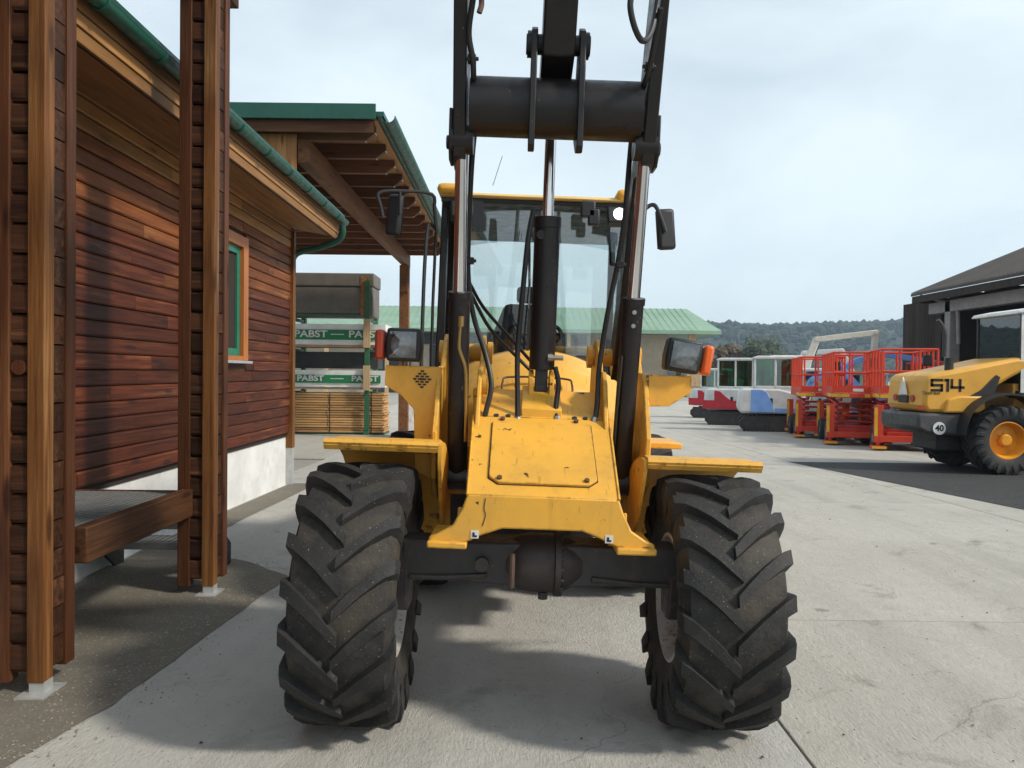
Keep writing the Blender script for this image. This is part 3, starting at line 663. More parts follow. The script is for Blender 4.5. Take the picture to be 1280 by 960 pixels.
# lift cylinders
for s in (-1, 1):
    b0, t0 = Vector((s * .39, .40, .97)), Vector((s * .397, .05, 2.48)); d = (t0 - b0)
    e = b0 + d * .575
    lc = MB().cyl(b0, e - d * .015, .048, 24).cyl(e - d * .02, e, .053, 24).cyl(b0 + Vector((-.045, 0, 0)), b0 + Vector((.045, 0, 0)), .06, 18).build('lift_cylinder', B, wl)
    MB().cyl(e, t0, .029, 20).build('piston_rod', M['chrome'], lc)
    MB().cyl(t0 + Vector((-.05, 0, 0)), t0 + Vector((.05, 0, 0)), .062, 18).build('rod_eye', B, lc)
    q = lambda k, dx, dy: b0 + d * k + Vector((dx, dy, 0))
    if s < 0: MB().tube([q(.50, .012, -.06), q(.44, .006, -.068), q(.40, .008, -.07), q(.345, .035, -.06), q(.25, .04, -.055), q(.12, .04, -.05)], .008, 8).cyl(q(.50, .012, -.065), q(.47, .011, -.07), .014, 8).build('hydraulic_pipe', M['brass'], lc)
    else:
        for kk in (.53, .49): MB().cyl(q(kk, 0, -.04), q(kk, 0, -.062), .010, 10).build('pipe_fitting', M['steel'], lc)
        MB().tube([q(.40, -.04, -.045), q(.25, -.045, -.045), q(.08, -.045, -.04)], .007, 8).build('hydraulic_pipe', M['frame'], lc)
# booms, cross tube, clevis, bell crank, quick hitch
bp = [(.80, 1.46), (.90, 1.58), (.82, 1.70), (.55, 2.10), (.30, 2.48), (.14, 2.78), (-.05, 3.15), (-.38, 3.80), (-.46, 3.86), (-.56, 3.82), (-.57, 3.72), (-.24, 3.10), (-.10, 2.72), (-.02, 2.50), (.02, 2.40), (.14, 2.37), (.24, 2.38), (.42, 2.06), (.70, 1.55)]
for s in (-1, 1):
    MB().prism(bp, 'x', s * .378, s * .434).build('boom_arm', B, wl, 30, .006)
    lg = MB().prism([(.12, 2.58), (-.01, 2.60), (-.0, 2.44), (.05, 2.39), (.15, 2.39)], 'x', s * .437, s * .452)
    lg.cyl((s * .40, .09, 2.48), (s * .468, .09, 2.48), .03, 14).build('cylinder_lug', B, wl, 30, .004)
cl = MB().cyl((-.365, .03, 2.62), (.365, .03, 2.62), .125, 40)
cl.build('cross_tube', B, wl)
for x in (-.10, .10):
    MB().prism([(-.10, 2.40), (-.02, 2.42), (.10, 2.50), (.16, 2.62), (.10, 2.76), (.04, 2.92), (-.03, 2.945), (-.09, 2.91), (-.13, 2.74), (-.125, 2.60), (-.13, 2.42)], 'x', x - .013, x + .013).build('clevis_plate', B, wl, 30, .004)
MB().cyl((-.135, -.03, 2.87), (.135, -.03, 2.87), .042, 18).cyl((-.13, -.03, 2.87), (-.112, -.03, 2.87), .055, 18).cyl((.112, -.03, 2.87), (.13, -.03, 2.87), .055, 18).build('crank_pin', B, wl)
MB().prism([(.42, 2.74), (.36, 2.84), (.08, 3.0), (-.12, 3.3), (-.62, 4.05), (-.74, 4.08), (-.76, 3.96), (-.32, 3.2), (-.16, 2.9), (-.10, 2.80), (.05, 2.76), (.30, 2.68), (.38, 2.68)], 'x', -.068, .068).build('bell_crank', B, wl, 30, .01)
qh = MB().bx(-.50, .50, -.66, -.58, 3.70, 4.05)
for x in (-.3, .3): qh.prism([(-.62, 3.68), (-.50, 3.74), (-.50, 3.9), (-.62, 4.05)], 'x', x - .02, x + .02)
qh.build('quick_hitch', B, wl, 30, .01)
MB().tube([L(600, -14, 3.1), L(602, 4, 3.12), L(599, 16, 3.12)], .011, 8).build('hitch_lever', M['hub'], wl)
# tilt cylinder
b0, t0 = Vector((.0, .50, 1.40)), Vector((.0, .36, 2.78)); d = t0 - b0; e = b0 + d * .60; b1 = b0 + d * .075
tl = MB().cyl(b1, e, .062, 28).cyl(e - d * .035, e + d * .004, .067, 28).bx(-.03, .03, .45, .55, 1.37, 1.55).cyl((-.03, .5, 1.40), (.03, .5, 1.40), .055, 16).build('tilt_cylinder', B, wl, 30, .003)
MB().cyl(e, t0, .027, 18).build('piston_rod', M['chrome'], tl)
MB().cyl(t0 - Vector((.05, 0, 0)), t0 + Vector((.05, 0, 0)), .05, 16).build('rod_eye', B, tl)
MB().cyl((-.005, .41, 2.20), (-.005, .36, 2.20), .022, 12).cyl((-.03, .40, 2.14), (-.03, .365, 2.14), .022, 12).build('port_fitting', B, tl)
MB().cyl((.03, .43, 1.56), (.10, .43, 1.56), .012, 8).cyl((.025, .43, 1.56), (.05, .43, 1.56), .018, 8).build('port_fitting', M['steel'], tl)
for s in (-1, 1): MB().prism([(.40, 1.27), (.44, 1.46), (.50, 1.50), (.57, 1.46), (.62, 1.3)], 'x', s * .038, s * .062).build('clevis_plate', Y, wl, 30, .004)
MB().add([(-.095, .30, 1.25), (.095, .30, 1.25), (.095, .30, 1.315), (-.095, .30, 1.315), (-.09, .56, 1.33), (.09, .56, 1.33), (.09, .50, 1.42), (-.09, .50, 1.42)], [(0, 1, 2, 3), (4, 7, 6, 5), (0, 4, 5, 1), (1, 5, 6, 2), (2, 6, 7, 3), (3, 7, 4, 0)]).build('clevis_base', Y, wl, 30, .004)
MB().cyl((.055, .47, 1.42), (.07, .47, 1.42), .012, 8).build('grease_nipple', M['redlens'], wl)
# hoses
def hose(pts, r=.0125, mat='blackrub', ends=True):
    pp = [L(*p) for p in pts]; h = MB().tube(pp, r, 10, 6).build('hose', M[mat], wl)
    if ends: MB().cyl(pp[-1], pp[-1].lerp(pp[-2], min(.5, .05 / max(.01, (pp[-1] - pp[-2]).length))), r * 1.35, 8).build('hose_fitting', M['steel'], h)
    return h
hose([(592, -6, 3.2), (586, 40, 3.26), (591, 74, 3.30), (592, 100, 3.36), (594, 150, 3.60), (590, 200, 3.62), (587, 260, 3.7), (585, 340, 3.8), (592, 395, 3.82), (606, 440, 3.8), (614, 480, 3.76), (608, 512, 3.73), (603, 532, 3.72)])
hose([(667, 262, 3.72), (660, 300, 3.72), (653, 370, 3.75), (647, 440, 3.78), (647, 500, 3.75), (647, 535, 3.71)])
hose([(694, 459, 3.8), (698, 480, 3.78), (695, 510, 3.75), (697, 532, 3.72)])
hose([(826, 10, 3.12), (812, 84, 3.28), (803, 112, 3.38), (790, 170, 3.60), (781, 270, 3.68), (772, 330, 3.78), (758, 400, 3.8), (749, 460, 3.79), (746, 510, 3.74), (741, 535, 3.71)])
hose([(586, 352, 3.86), (605, 385, 4.0), (640, 425, 4.1), (664, 452, 4.12)], .009, ends=False)
hose([(586, 362, 3.88), (612, 410, 4.02), (645, 445, 4.1), (664, 464, 4.12)], .009, ends=False)
hose([(790, -12, 3.0), (788, 10, 3.0), (794, 36, 3.02), (803, 51, 3.06), (812, 44, 3.1), (819, 20, 3.15), (824, -10, 3.16)], .012, ends=False)
for p in ((590, 74, 3.32), (811, 84, 3.30), (588, 326, 3.78), (775, 331, 3.76)):
    c = L(*p); MB().box(c, (.035, .04, .03)).cyl(c + Vector((-.028, -.005, 0)), c + Vector((.028, -.005, 0)), .009, 6).build('hose_clamp', B, wl, 30, .003)
# headlight brackets + lamps
br = MB().prism([(-.475, 1.495), (-.74, 1.495), (-.74, 1.40), (-.66, 1.355), (-.60, 1.29), (-.585, 1.0), (-.475, .95)], 'y', .33, .345)
br.bx(-.74, -.475, .345, .46, 1.48, 1.495)
bro = br.build('headlight_bracket', Y, wl, 30, .003)
pf = MB()
for i in range(-3, 4):
    for j in range(-3, 4):
        if abs(i) + abs(j) <= 3 and (i + j) % 2 == 1 or (i, j) == (0, 0): pf.bx(-.565 + i * .0115 - .008, -.565 + i * .0115 + .008, .3265, .329, 1.435 + j * .0125 - .004, 1.435 + j * .0125 + .004)
pf.build('vent_slots', FR, bro, 0)
MB().prism([(.50, 1.495), (.70, 1.495), (.70, 1.42), (.60, 1.35), (.50, 1.345)], 'y', .33, .345).bx(.50, .70, .345, .46, 1.48, 1.495).build('headlight_bracket', Y, wl, 30, .003)
def headlight(c, ry, ind_side, mat):
    e = bpy.data.objects.new('headlight', MB().prism([(-.078, -.07), (.078, -.07), (.085, 0), (.078, .085), (-.078, .085), (-.085, 0)], 'y', 0, .11).prism([(-.05, -.05), (.05, -.05), (.05, .06), (-.05, .06)], 'y', .11, .16).mesh('headlight', 30, (M['mirror'],)))
    col.objects.link(e); e.parent = wl; e.location = c; e.rotation_euler = (0, ry, 0)
    bv = e.modifiers.new('b', 'BEVEL'); bv.width = .012; bv.segments = 2; bv.limit_method = 'ANGLE'
    MB().bx(-.062, .062, -.006, -.001, -.054, .068).build('bezel', FR, e, 0)
    MB().lathe([(-.012, .058), (-.008, .045), (-.0065, .02), (-.0065, .001)], (0, 0, .007), 'y', 24).build('reflector', M['reflector'], e)
    MB().grid(lambda u, v: Vector((-.062 + .124 * u, -.018 - .012 * math.sin(math.pi * u) * math.sin(math.pi * v), -.054 + .122 * v)), 8, 8).build('lens', M['lensglass'], e)
    MB().cyl((0, -.012, .0), (0, -.007, .0), .02, 14).build('bulb', M['steel'], e)
    MB().box((ind_side * .112, .045, .005), (.045, .10, .14)).build('turn_signal', mat, e, 30, .014)
    MB().cyl((0, .06, -.07), (0, .06, -.11), .012, 8).build('stud', M['steel'], e)
headlight((-.655, .30, 1.585), 0, -1, M['redlens'])
headlight((.655, .30, 1.582), R(8), 1, M['orange'])
# fenders
for s in (-1, 1):
    dz = -.035 if s > 0 else 0
    arc = [(.655 * math.cos(a), .545 + .635 * math.sin(a)) for a in [R(86 - 9.5 * k) for k in range(9)]]
    pr = [(-.045, 1.140 + dz), (-.058, 1.160 + dz), (-.045, 1.176 + dz)] + [(y_, z_ + dz * (1 - k / 9)) for k, (y_, z_) in enumerate(arc)]
    def fn(u, v, s=s, pr=pr):
        k = v * (len(pr) - 1); i = min(int(k), len(pr) - 2); t = k - i
        a_, b2 = pr[i], pr[i + 1]; e = .012 * max(0, u - .9) * 10; return Vector((s * (.445 + .485 * u), a_[0] * (1 - t) + b2[0] * t, a_[1] * (1 - t) + b2[1] * t - e * (1 if v > .2 else 0)))
    fm = MB().sheet(fn, 10, (len(pr) - 1) * 2, (0, .004, -.012))
    fm.prism([(-.04, 1.165 + dz)] + [(y_ - .006, z_ - .010 + dz * (1 - k / 9)) for k, (y_, z_) in enumerate(arc)] + [(.45, .66), (.22, .74), (.08, .90), (.0, 1.02), (-.04, 1.09)], 'x', s * .43, s * .446)
    fm.build('fender', Y, wl, 30, .003)
MB().bx(.50, .74, .66, 1.0, 1.12, 1.15).build('step_plate', Y, wl, 30, .005)
# chassis and rear body
MB().bx(-.34, .34, .98, 4.1, .52, .95).build('rear_frame', FR, wl, 30, .02)
MB().bx(-.5, .5, 1.25, 1.55, .55, 1.0).build('articulation_joint', FR, wl, 30, .03)
MB().bx(-.62, .62, 1.72, 3.1, .80, 1.20).build('cab_base', Y, wl, 30, .03)
MB().prism([(3.12, .8), (4.35, .8), (4.35, 1.35), (4.1, 1.6), (3.12, 1.72)], 'x', -.58, .58).build('engine_hood', Y, wl, 30, .05)
MB().bx(-.55, .55, 1.9, 3.0, .40, .56).build('rear_axle', FR, wl, 30, .02)
# cowl below the windscreen
cpn = [(1.06, 1.08), (1.08, 1.33), (1.14, 1.44), (1.26, 1.53), (1.45, 1.595), (1.70, 1.63), (1.85, 1.64)]
def cowl(u, v):
    k = v * (len(cpn) - 1); i = min(int(k), len(cpn) - 2); t = k - i
    yv = cpn[i][0] * (1 - t) + cpn[i + 1][0] * t; zv = cpn[i][1] * (1 - t) + cpn[i + 1][1] * t
    x = -.58 + 1.16 * u; w = abs(x) / .58
    return Vector((x, yv + .22 * w ** 2.5, zv - .20 * w ** 2.2 * min(1, v * 3)))
cw = MB().grid(cowl, 24, 24).build('cowl', Y, wl, 50)
sm = MB().tube([(-.20, 1.055, 1.36), (-.195, 1.08, 1.43), (-.17, 1.118, 1.455), (0, 1.11, 1.462), (.17, 1.118, 1.455), (.195, 1.08, 1.43), (.20, 1.055, 1.36)], .006, 6)
sm.build('panel_seam', M['hub'], cw)
# cab
C0, C1 = 1.68, 3.08
cab = MB()
for s in (-1, 1):
    cab.add([(s * .60, C0 + .14, 1.15), (s * .655, C0 + .14, 1.15), (s * .655, C0 + .21, 1.15), (s * .60, C0 + .21, 1.15), (s * .595, C0 + .10, 2.60), (s * .64, C0 + .10, 2.60), (s * .64, C0 + .17, 2.60), (s * .595, C0 + .17, 2.60)], [(0, 1, 2, 3), (4, 7, 6, 5), (0, 4, 5, 1), (1, 5, 6, 2), (2, 6, 7, 3), (3, 7, 4, 0)])
    cab.bx(s * .60, s * .65, C1 - .08, C1, 1.15, 2.60); cab.bx(s * .60, s * .65, C0 + .75, C0 + .80, 1.15, 2.60)
    cab.bx(s * .60, s * .652, C0 + .2, C1, 1.15, 1.25)
cab.bx(-.60, .60, C1 - .06, C1, 1.15, 1.42); cab.bx(-.62, .62, C0 + .1, C1, 1.15, 1.17)
cab.prism([(-.62, 2.58), (.62, 2.58), (.62, 2.545), (-.62, 2.545)], 'y', C0 + .08, C1)
co = cab.build('cab', B, wl, 30, .008)
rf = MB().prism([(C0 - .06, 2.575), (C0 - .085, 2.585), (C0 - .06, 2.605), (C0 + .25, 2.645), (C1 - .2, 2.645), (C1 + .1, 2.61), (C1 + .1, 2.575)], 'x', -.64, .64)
ro = rf.build('roof', M['skylit'], co, 30, .01)
for s in (-1, 1): MB().bx(s * .47, s * .655, C0 - .11, C0 + .2, 2.585, 2.655).build('lamp_pod', Y, ro, 30, .03)
MB().bx(-.63, .63, C0 - .055, C0 + .12, 2.545, 2.572).build('roof_seal', B, ro, 30, .004)
def wsc(u, v, z0=1.60, z1=2.55):
    x = -.595 + 1.19 * u; w = abs(x) / .595
    zb = 1.605 - .24 * w ** 2.2; zt = z1
    return Vector((x, C0 + .12 * w ** 2.4 - .02 * math.sin(math.pi * v) + .015, zb + (zt - zb) * v))
MB().grid(wsc, 24, 10).build('windscreen', M['glass'], co)
MB().grid(lambda u, v: wsc(u, .76 + .24 * v) + Vector((0, .008, 0)), 24, 3).build('sun_band', M['tintglass'], co)
MB().tube([wsc(i / 16, 0) + Vector((0, -.004, .005)) for i in range(17)], .012, 6, 1).build('windscreen_seal', M['blackrub'], co)
for s in (-1, 1):
    MB().bx(s * .625, s * .63, C0 + .21, C0 + .75, 1.25, 2.56).build('side_pane', M['glass'], co, 0)
    MB().bx(s * .625, s * .63, C0 + .80, C1 - .08, 1.25, 2.56).build('side_pane', M['glass'], co, 0)
MB().bx(-.60, .60, C1 - .035, C1 - .03, 1.42, 2.55).build('rear_pane', M['glass'], co, 0)
# cab interior
st = MB().bx(-.30, .20, 2.35, 2.85, 1.40, 1.56).build('seat', M['seat'], wl, 30, .04)
MB().prism([(-.27, 1.5), (.17, 1.5), (.20, 1.8), (.12, 2.02), (-.22, 2.02), (-.30, 1.8)], 'y', 2.80, 2.92).build('backrest', M['seat'], st, 30, .04)
MB().bx(-.13, .03, 2.82, 2.90, 2.03, 2.16).build('headrest', M['seat'], st, 30, .03)
MB().bx(-.25, .15, 2.4, 2.8, 1.17, 1.40).build('seat_base', FR, st)
sw = MB().cyl((.0, 2.05, 1.2), (.0, 2.18, 1.74), .04, 12).build('steering_column', M['mirror'], wl)
q = Matrix.Rotation(R(-25), 3, 'X')
MB().tube([Vector((0, 2.19, 1.76)) + q @ Vector((.19 * math.cos(a), .19 * math.sin(a), 0)) for a in [i * math.pi / 12 for i in range(25)]], .014, 8, 1).cyl((-.18, 2.19, 1.76), (.18, 2.19, 1.76), .012, 8).build('steering_wheel', M['mirror'], sw)
MB().bx(.28, .52, 2.1, 2.8, 1.2, 1.62).build('side_console', M['mirror'], wl, 30, .03)
MB().bx(-.35, .35, 1.90, 2.05, 1.2, 1.60).build('dashboard', M['mirror'], wl, 30, .03)
MB().tube([(-.07, 1.70, 2.46), (-.06, 1.70, 2.2), (-.05, 1.69, 1.95)], .009, 6).box((-.05, 1.685, 1.82), (.018, .012, .42)).build('wiper', M['mirror'], co)
# work lamps
for s in (-1, 1):
    c = Vector((s * .49, C0 - .10, 2.50))
    lp = MB().prism([(-.07, -.06), (.07, -.06), (.075, .05), (-.075, .05)], 'y', 0, .08)
    o = lp.build('work_lamp', M['mirror'], wl, 30, .01); o.location = c; o.rotation_euler = (R(-15), 0, 0)
    MB().cyl((0, -.008, -.004), (0, -.001, -.004), .038, 24).build('lens', M['lamp'] if s > 0 else M['lensglass'], o)
    MB().cyl((0, .05, .04), (0, .05, .1), .012, 8).build('stem', M['mirror'], o)
tri = MB().add([L(592, 250, 4.95), L(604, 252, 4.95), L(607, 290, 4.95), L(590, 282, 4.95)] + [L(592, 250, 4.93), L(604, 252, 4.93), L(607, 290, 4.93), L(590, 282, 4.93)], [(0, 1, 2, 3), (4, 7, 6, 5), (0, 4, 5, 1), (1, 5, 6, 2), (2, 6, 7, 3), (3, 7, 4, 0)]).build('lamp_shield', M['mirror'], wl, 0)
MB().box(L(735, 262, 4.98), (.09, .06, .10)).box(L(742, 272, 4.98), (.07, .06, .10)).build('lamp_bracket', M['mirror'], wl, 30, .01)
# mirrors and handrails
mr_ = MB().tube([L(546, 290, 4.98), L(543, 262, 4.95), L(540, 243, 4.92), L(505, 239, 4.85), L(474, 241, 4.8), L(476, 258, 4.8), L(479, 272, 4.8)], .011, 8, 4).tube([L(500, 240, 4.84), L(500, 268, 4.84)], .01, 8, 1).build('mirror_bracket', M['mirror'], wl)
c = L(491, 268, 4.86); mo = MB().bx(-.048, .048, 0, .05, -.125, .125).build('mirror', M['mirror'], wl, 30, .02); mo.location = c; mo.rotation_euler = (0, R(4), R(-18))
MB().bx(-.042, .042, .051, .053, -.115, .115).build('mirror_glass', M['mirrorglass'], mo, 0)
MB().tube([L(805, 262, 4.98), L(815, 256, 4.9), L(822, 262, 4.88), L(832, 290, 4.88)], .013, 8, 5).build('mirror_bracket', M['mirror'], wl)
c = L(834, 286, 4.9); mo = MB().bx(-.058, .058, 0, .05, -.125, .125).build('mirror', M['mirror'], wl, 30, .02); mo.location = c; mo.rotation_euler = (0, R(-6), R(12))
MB().bx(-.05, .05, .051, .053, -.115, .115).build('mirror_glass', M['mirrorglass'], mo, 0)
MB().tube([L(546, 288, 5.0), L(537, 280, 4.98), L(533, 300, 4.96), L(530, 350, 4.92), L(527, 440, 4.85), L(526, 500, 4.8)], .012, 8, 5).build('handrail', M['mirror'], wl)
MB().tube([L(545, 290, 5.1), L(541, 380, 5.1), L(538, 500, 5.1)], .010, 8, 1).build('handrail', M['mirror'], wl)
MB().tube([L(628, 195, 5.6), L(616, 232, 5.6)], .0022, 5, 1).build('aerial', M['mirror'], wl)

# ------------------------------------------------------------------ lumber rack behind the carport
D0 = 22.0; g0 = gz(D0)
M['wrap'] = paint('white_foil_wrap', (.80, .81, .81), .4, (.4, .4, .38), .25, None, .7, 2, bumpy=.5)
M['halldark'] = simple('dark_opening', (.035, .04, .038), .8)
M['greenprint'] = paint('green_print', (.015, .20, .075), .45, dirt_amt=.1)
M['greywrap'] = paint('grey_brown_wrap', (.16, .14, .12), .55, (.08, .07, .06), .5, None, .7, 2, bumpy=.4)
M['rackgreen'] = paint('green_rack_paint', (.03, .13, .06), .5, dirt_amt=.4)
def RX(px): return W(px, 460, D0).x
def RZ(py, px=430): return W(px, py, D0).z
rk = thing('storage_rack', 'green steel cantilever rack holding the wrapped timber packs', 'rack', (RX(456), D0, g0))
ro_ = rk.location.copy()
for xx in (RX(458), RX(458) - 2.1, RX(458) - 4.2):
    P(MB().bx(xx - .06, xx + .06, D0 + 1.35, D0 + 1.55, g0, RZ(345)), 'upright', M['rackgreen'], rk, ofs=ro_, bevel=.005)
    P(MB().bx(xx - .07, xx + .07, D0 - .05, D0 + 1.35, g0, g0 + .12), 'foot', M['rackgreen'], rk, ofs=ro_)
    for pz in (396, 435, 489): P(MB().bx(xx - .04, xx + .04, D0 + .0, D0 + 1.4, RZ(pz) - .10, RZ(pz) - .02), 'arm', M['rackgreen'], rk, ofs=ro_)
P(MB().bx(RX(456), RX(462), D0 - .06, D0 - .0, RZ(537), RZ(350)), 'front_post', M['rackgreen'], rk, ofs=ro_)
P(MB().bx(RX(367) - 1.6, RX(462), D0 + .05, D0 + .12, RZ(394), RZ(391)), 'rail', M['rackgreen'], rk, ofs=ro_)
for i, (za, zb) in enumerate(((430, 404), (483, 462))):
    x1, x0 = RX(481), RX(367) - 1.6
    t = thing('timber_pack', ('white foil-wrapped timber pack with green printed band on the upper rack arm', 'white foil-wrapped timber pack with green printed band right above the bare boards')[i], 'timber pack', ((x0 + x1) / 2, D0 + .6, RZ(za) - .02), group='foil-wrapped timber packs')
    h = RZ(zb) - RZ(za); w = x1 - x0
    MB().sheet(lambda u, v: Vector((-w / 2 + w * u, -.55 + .01 * noise.noise((u * 30, v * 6, i)), h * v + .012 * noise.noise((u * 20, i, 3)))), 60, 6, (0, 1.1, 0)).build('wrap', M['wrap'], t, 30)
    bd = MB().bx(-w / 2 + .02, w / 2 - .12, -.578, -.566, h * .24, h * .72).build('printed_band', M['greenprint'], t)
    k = 0; xx = w / 2 - .55
    while xx > -w / 2 + .3:
        text('PABST', 'lettering', M['white'], bd, (xx, -.582, h * .5), (R(90), 0, 0), h * .46, .002, 1.25, .006)
        MB().bx(xx - .95, xx - .58, -.583, -.580, h * .48, h * .52).build('printed_line', M['white'], bd)
        xx -= 1.5
    P(MB().bx(x0, x1 - .3, D0 + .1, D0 + 1.1, RZ(za) - .085, RZ(za) - .021), 'support', M['w_raw'], rk, ofs=ro_)
    for dx in (.62,): P(MB().bx(RX(456) - .02, RX(456) + .16, D0 - .14, D0 - .065, RZ(za) - .1, RZ(zb) + .12), 'stop_post', M['w_raw'], rk, ofs=ro_)
x1, x0 = RX(470), RX(367) - 1.6
t = tag(MB().bx(-(x1 - x0) / 2, (x1 - x0) / 2, -.4, .4, 0, RZ(438) - RZ(459)).build('timber_pack', M['halldark'], None, 30, .02), 'added black block standing for the dark gap between the two white packs', 'timber pack'); t.location = ((x0 + x1) / 2, D0 + .75, RZ(461) + .01)  # added block; the darkness of the gap is put in as black colour
x1, x0 = RX(465), RX(367) - 1.6
t = thing('timber_pack', 'dark grey covered timber bundle at the top of the rack', 'timber pack', ((x0 + x1) / 2, D0 + .6, RZ(395)))
MB().bx(-(x1 - x0) / 2, (x1 - x0) / 2, -.55, .55, 0, RZ(358) - RZ(395)).build('lower_stack', M['greywrap'], t, 30, .03)
MB().bx(-(x1 - x0) / 2 - .02, (x1 - x0) / 2 + .03, -.58, .58, RZ(358) - RZ(395) + .01, RZ(341) - RZ(395)).build('cover', M['greywrap'], t, 30, .03)
MB().bx((x1 - x0) / 2 - .33, (x1 - x0) / 2 - .12, -.60, -.585, .02, RZ(345) - RZ(395)).build('strap', M['w_soff'], t)
x1, x0 = RX(480), RX(367) - 1.6
t = thing('lumber_pile', 'strapped pile of bare orange boards at the bottom of the rack', 'lumber', ((x0 + x1) / 2, D0 + .6, RZ(541)))
hh = RZ(491) - RZ(541); n = 16; w = x1 - x0
mes = [MB().bx(-w / 2, w / 2, -.5, .5, .006, hh / n - .012).mesh('board', 0, (M['w_lumber'],)) for _ in range(2)]
for k in range(n): inst('board', mes[k % 2], t, (random.uniform(-.05, .02), random.uniform(-.02, .02), k * hh / n))
for xx in (w / 2 - .35, w / 2 - 1.5): MB().bx(xx - .012, xx + .012, -.535, -.526, 0, hh).build('strap', M['mirror'], t)
MB().bx(-w / 2, w / 2, -.45, .45, g0 - RZ(541) + .0, 0).build('bearer', M['rackgreen'], t)
c = G(545, 548); 
hp = thing('wrapped_pallet', 'pallet of goods under crumpled clear plastic beyond the carport post', 'pallet', c)
MB().sheet(lambda u, v: Vector((-.8 + 1.6 * u + .03 * noise.noise((u * 9, v * 9, 5)), -.02 + .05 * noise.noise((u * 14, v * 14, 2)), .12 + .85 * v - .08 * abs(noise.noise((u * 6, 1, 8))))), 24, 14, (0, .9, 0)).build('plastic_wrap', M['wrap'], hp, 40)
MB().bx(-.8, .8, 0, .9, 0, .12).build('pallet_base', M['w_raw'], hp)

# ------------------------------------------------------------------ green roofed hall far behind
M['roofgreen'] = paint('pale_green_roof', (.23, .36, .26), .6, (.25, .3, .25), .3, None, .7, .5)
M['hallwall'] = paint('beige_hall_wall', (.42, .35, .26), .8, (.2, .16, .12), .4, None, .7, .6)
HY = 80.0
ha = thing('warehouse', 'long warehouse with pale green hipped roof behind the loader', 'building', (-2, HY + 8, gz(HY)))
hx0, hx1 = -26.0, W(902, 412, HY).x; he = W(850, 413, HY).z; hr = W(850, 386, HY + 9).z
ho = ha.location.copy(); rx1 = W(858, 386, HY + 9).x
rg = MB().add([(hx0, HY, he), (hx1, HY, he), (hx1, HY + 18, he), (hx0, HY + 18, he), (hx0 + 5, HY + 9, hr), (rx1, HY + 9, hr), (hx0, HY, he - .35), (hx1, HY, he - .35), (hx1, HY + 18, he - .35), (hx0, HY + 18, he - .35)],
      [(0, 1, 5, 4), (1, 2, 5), (2, 3, 4, 5), (3, 0, 4), (0, 6, 7, 1), (1, 7, 8, 2), (2, 8, 9, 3), (3, 9, 6, 0), (9, 8, 7, 6)])
rfo = P(rg, 'roof', M['roofgreen'], ha, ofs=ho, smooth=0)
rb = MB()
for k in range(60):
    xx = hx0 + 5 + k * (rx1 - hx0 - 5) / 60; rb.add([(xx - .05, HY - .0, he + .02), (xx + .05, HY, he + .02), (xx + .05, HY + 9, hr + .06), (xx - .05, HY + 9, hr + .06)], [(0, 1, 2, 3)])
P(rb, 'standing_seams', M['roofgreen'], rfo, ofs=ho, smooth=0, kind='stuff')
P(MB().bx(hx0 + 1.2, hx1 - 5, HY + 2.2, HY + 16, gz(HY) - .1, he - .36), 'wall', M['hallwall'], ha, ofs=ho, smooth=0)
for xx in (-14, -8.5, -3, 2.5, 8): P(MB().bx(xx, xx + 3.6, HY + 2.1, HY + 2.3, gz(HY), he - 1.6), 'gate', M['halldark'], ha, ofs=ho, smooth=0)
P(MB().bx(hx0 + 1.2, 7.6, HY + 2.05, HY + 2.15, he - 1.55, he - .4), 'upper_band', M['halldark'], ha, ofs=ho, smooth=0)
for xx in [hx0 + 1 + 6.1 * k for k in range(8)]: P(MB().bx(xx, xx + .35, HY + .4, HY + .75, gz(HY), he - .36), 'post', M['w_raw'], ha, ofs=ho, smooth=0)
P(MB().bx(hx1 - 2.8, hx1 - 2.45, HY + .6, HY + .95, gz(HY), he - .36), 'post', M['w_raw'], ha, ofs=ho, smooth=0)
for k in range(3):
    c = G(835 + k * 22, 491.5)
    t = tag(MB().bx(-1.1, 1.1, -.6, .6, 0, 2.2 - .3 * k).bx(-1.15, 1.15, -.65, .65, 1.0, 1.06).build('timber_stack', M['w_raw'], None, 0, loc=None), ('tall', 'medium', 'low')[k] + ' stack of pale timber under the green roofed warehouse eave', 'timber stack', 'timber stacks at the warehouse')
    t.location = (c.x, HY - 3, gz(HY))

# ------------------------------------------------------------------ hills, forest, trees
M['hill'] = simple('forest_floor', (.025, .04, .02), .9, var=.4, vscale=.02)
M['forest'] = simple('forest_green', (.036, .056, .024), .95, var=.47, vscale=.06)
def hz(x, y):
    if y < 380: return gz(50)
    t = min(1, (y - 380) / 320); t = t * t * (3 - 2 * t)
    h = 37 + 7 * noise.noise((x * .0045, 3, 1)) + 15 * (1 / (1 + math.exp(-(x - 240) / 60))) + 4 * noise.noise((x * .015, y * .01, 2))
    if y > 800: h -= (y - 800) * .03
    return gz(50) + h * t
m = MB().grid(lambda u, v: Vector((-940 + 1880 * u, 370 + 560 * v, hz(-940 + 1880 * u, 370 + 560 * v) - .6)), 120, 28)
m.build('hill', M['hill'], None, 60, kind='structure')
import bmesh
bm = bmesh.new(); bmesh.ops.create_icosphere(bm, subdivisions=1, radius=1); IV = [v.co.copy() for v in bm.verts]; IF = [[v.index for v in f.verts] for f in bm.faces]; bm.free()
vs = []; fs = []
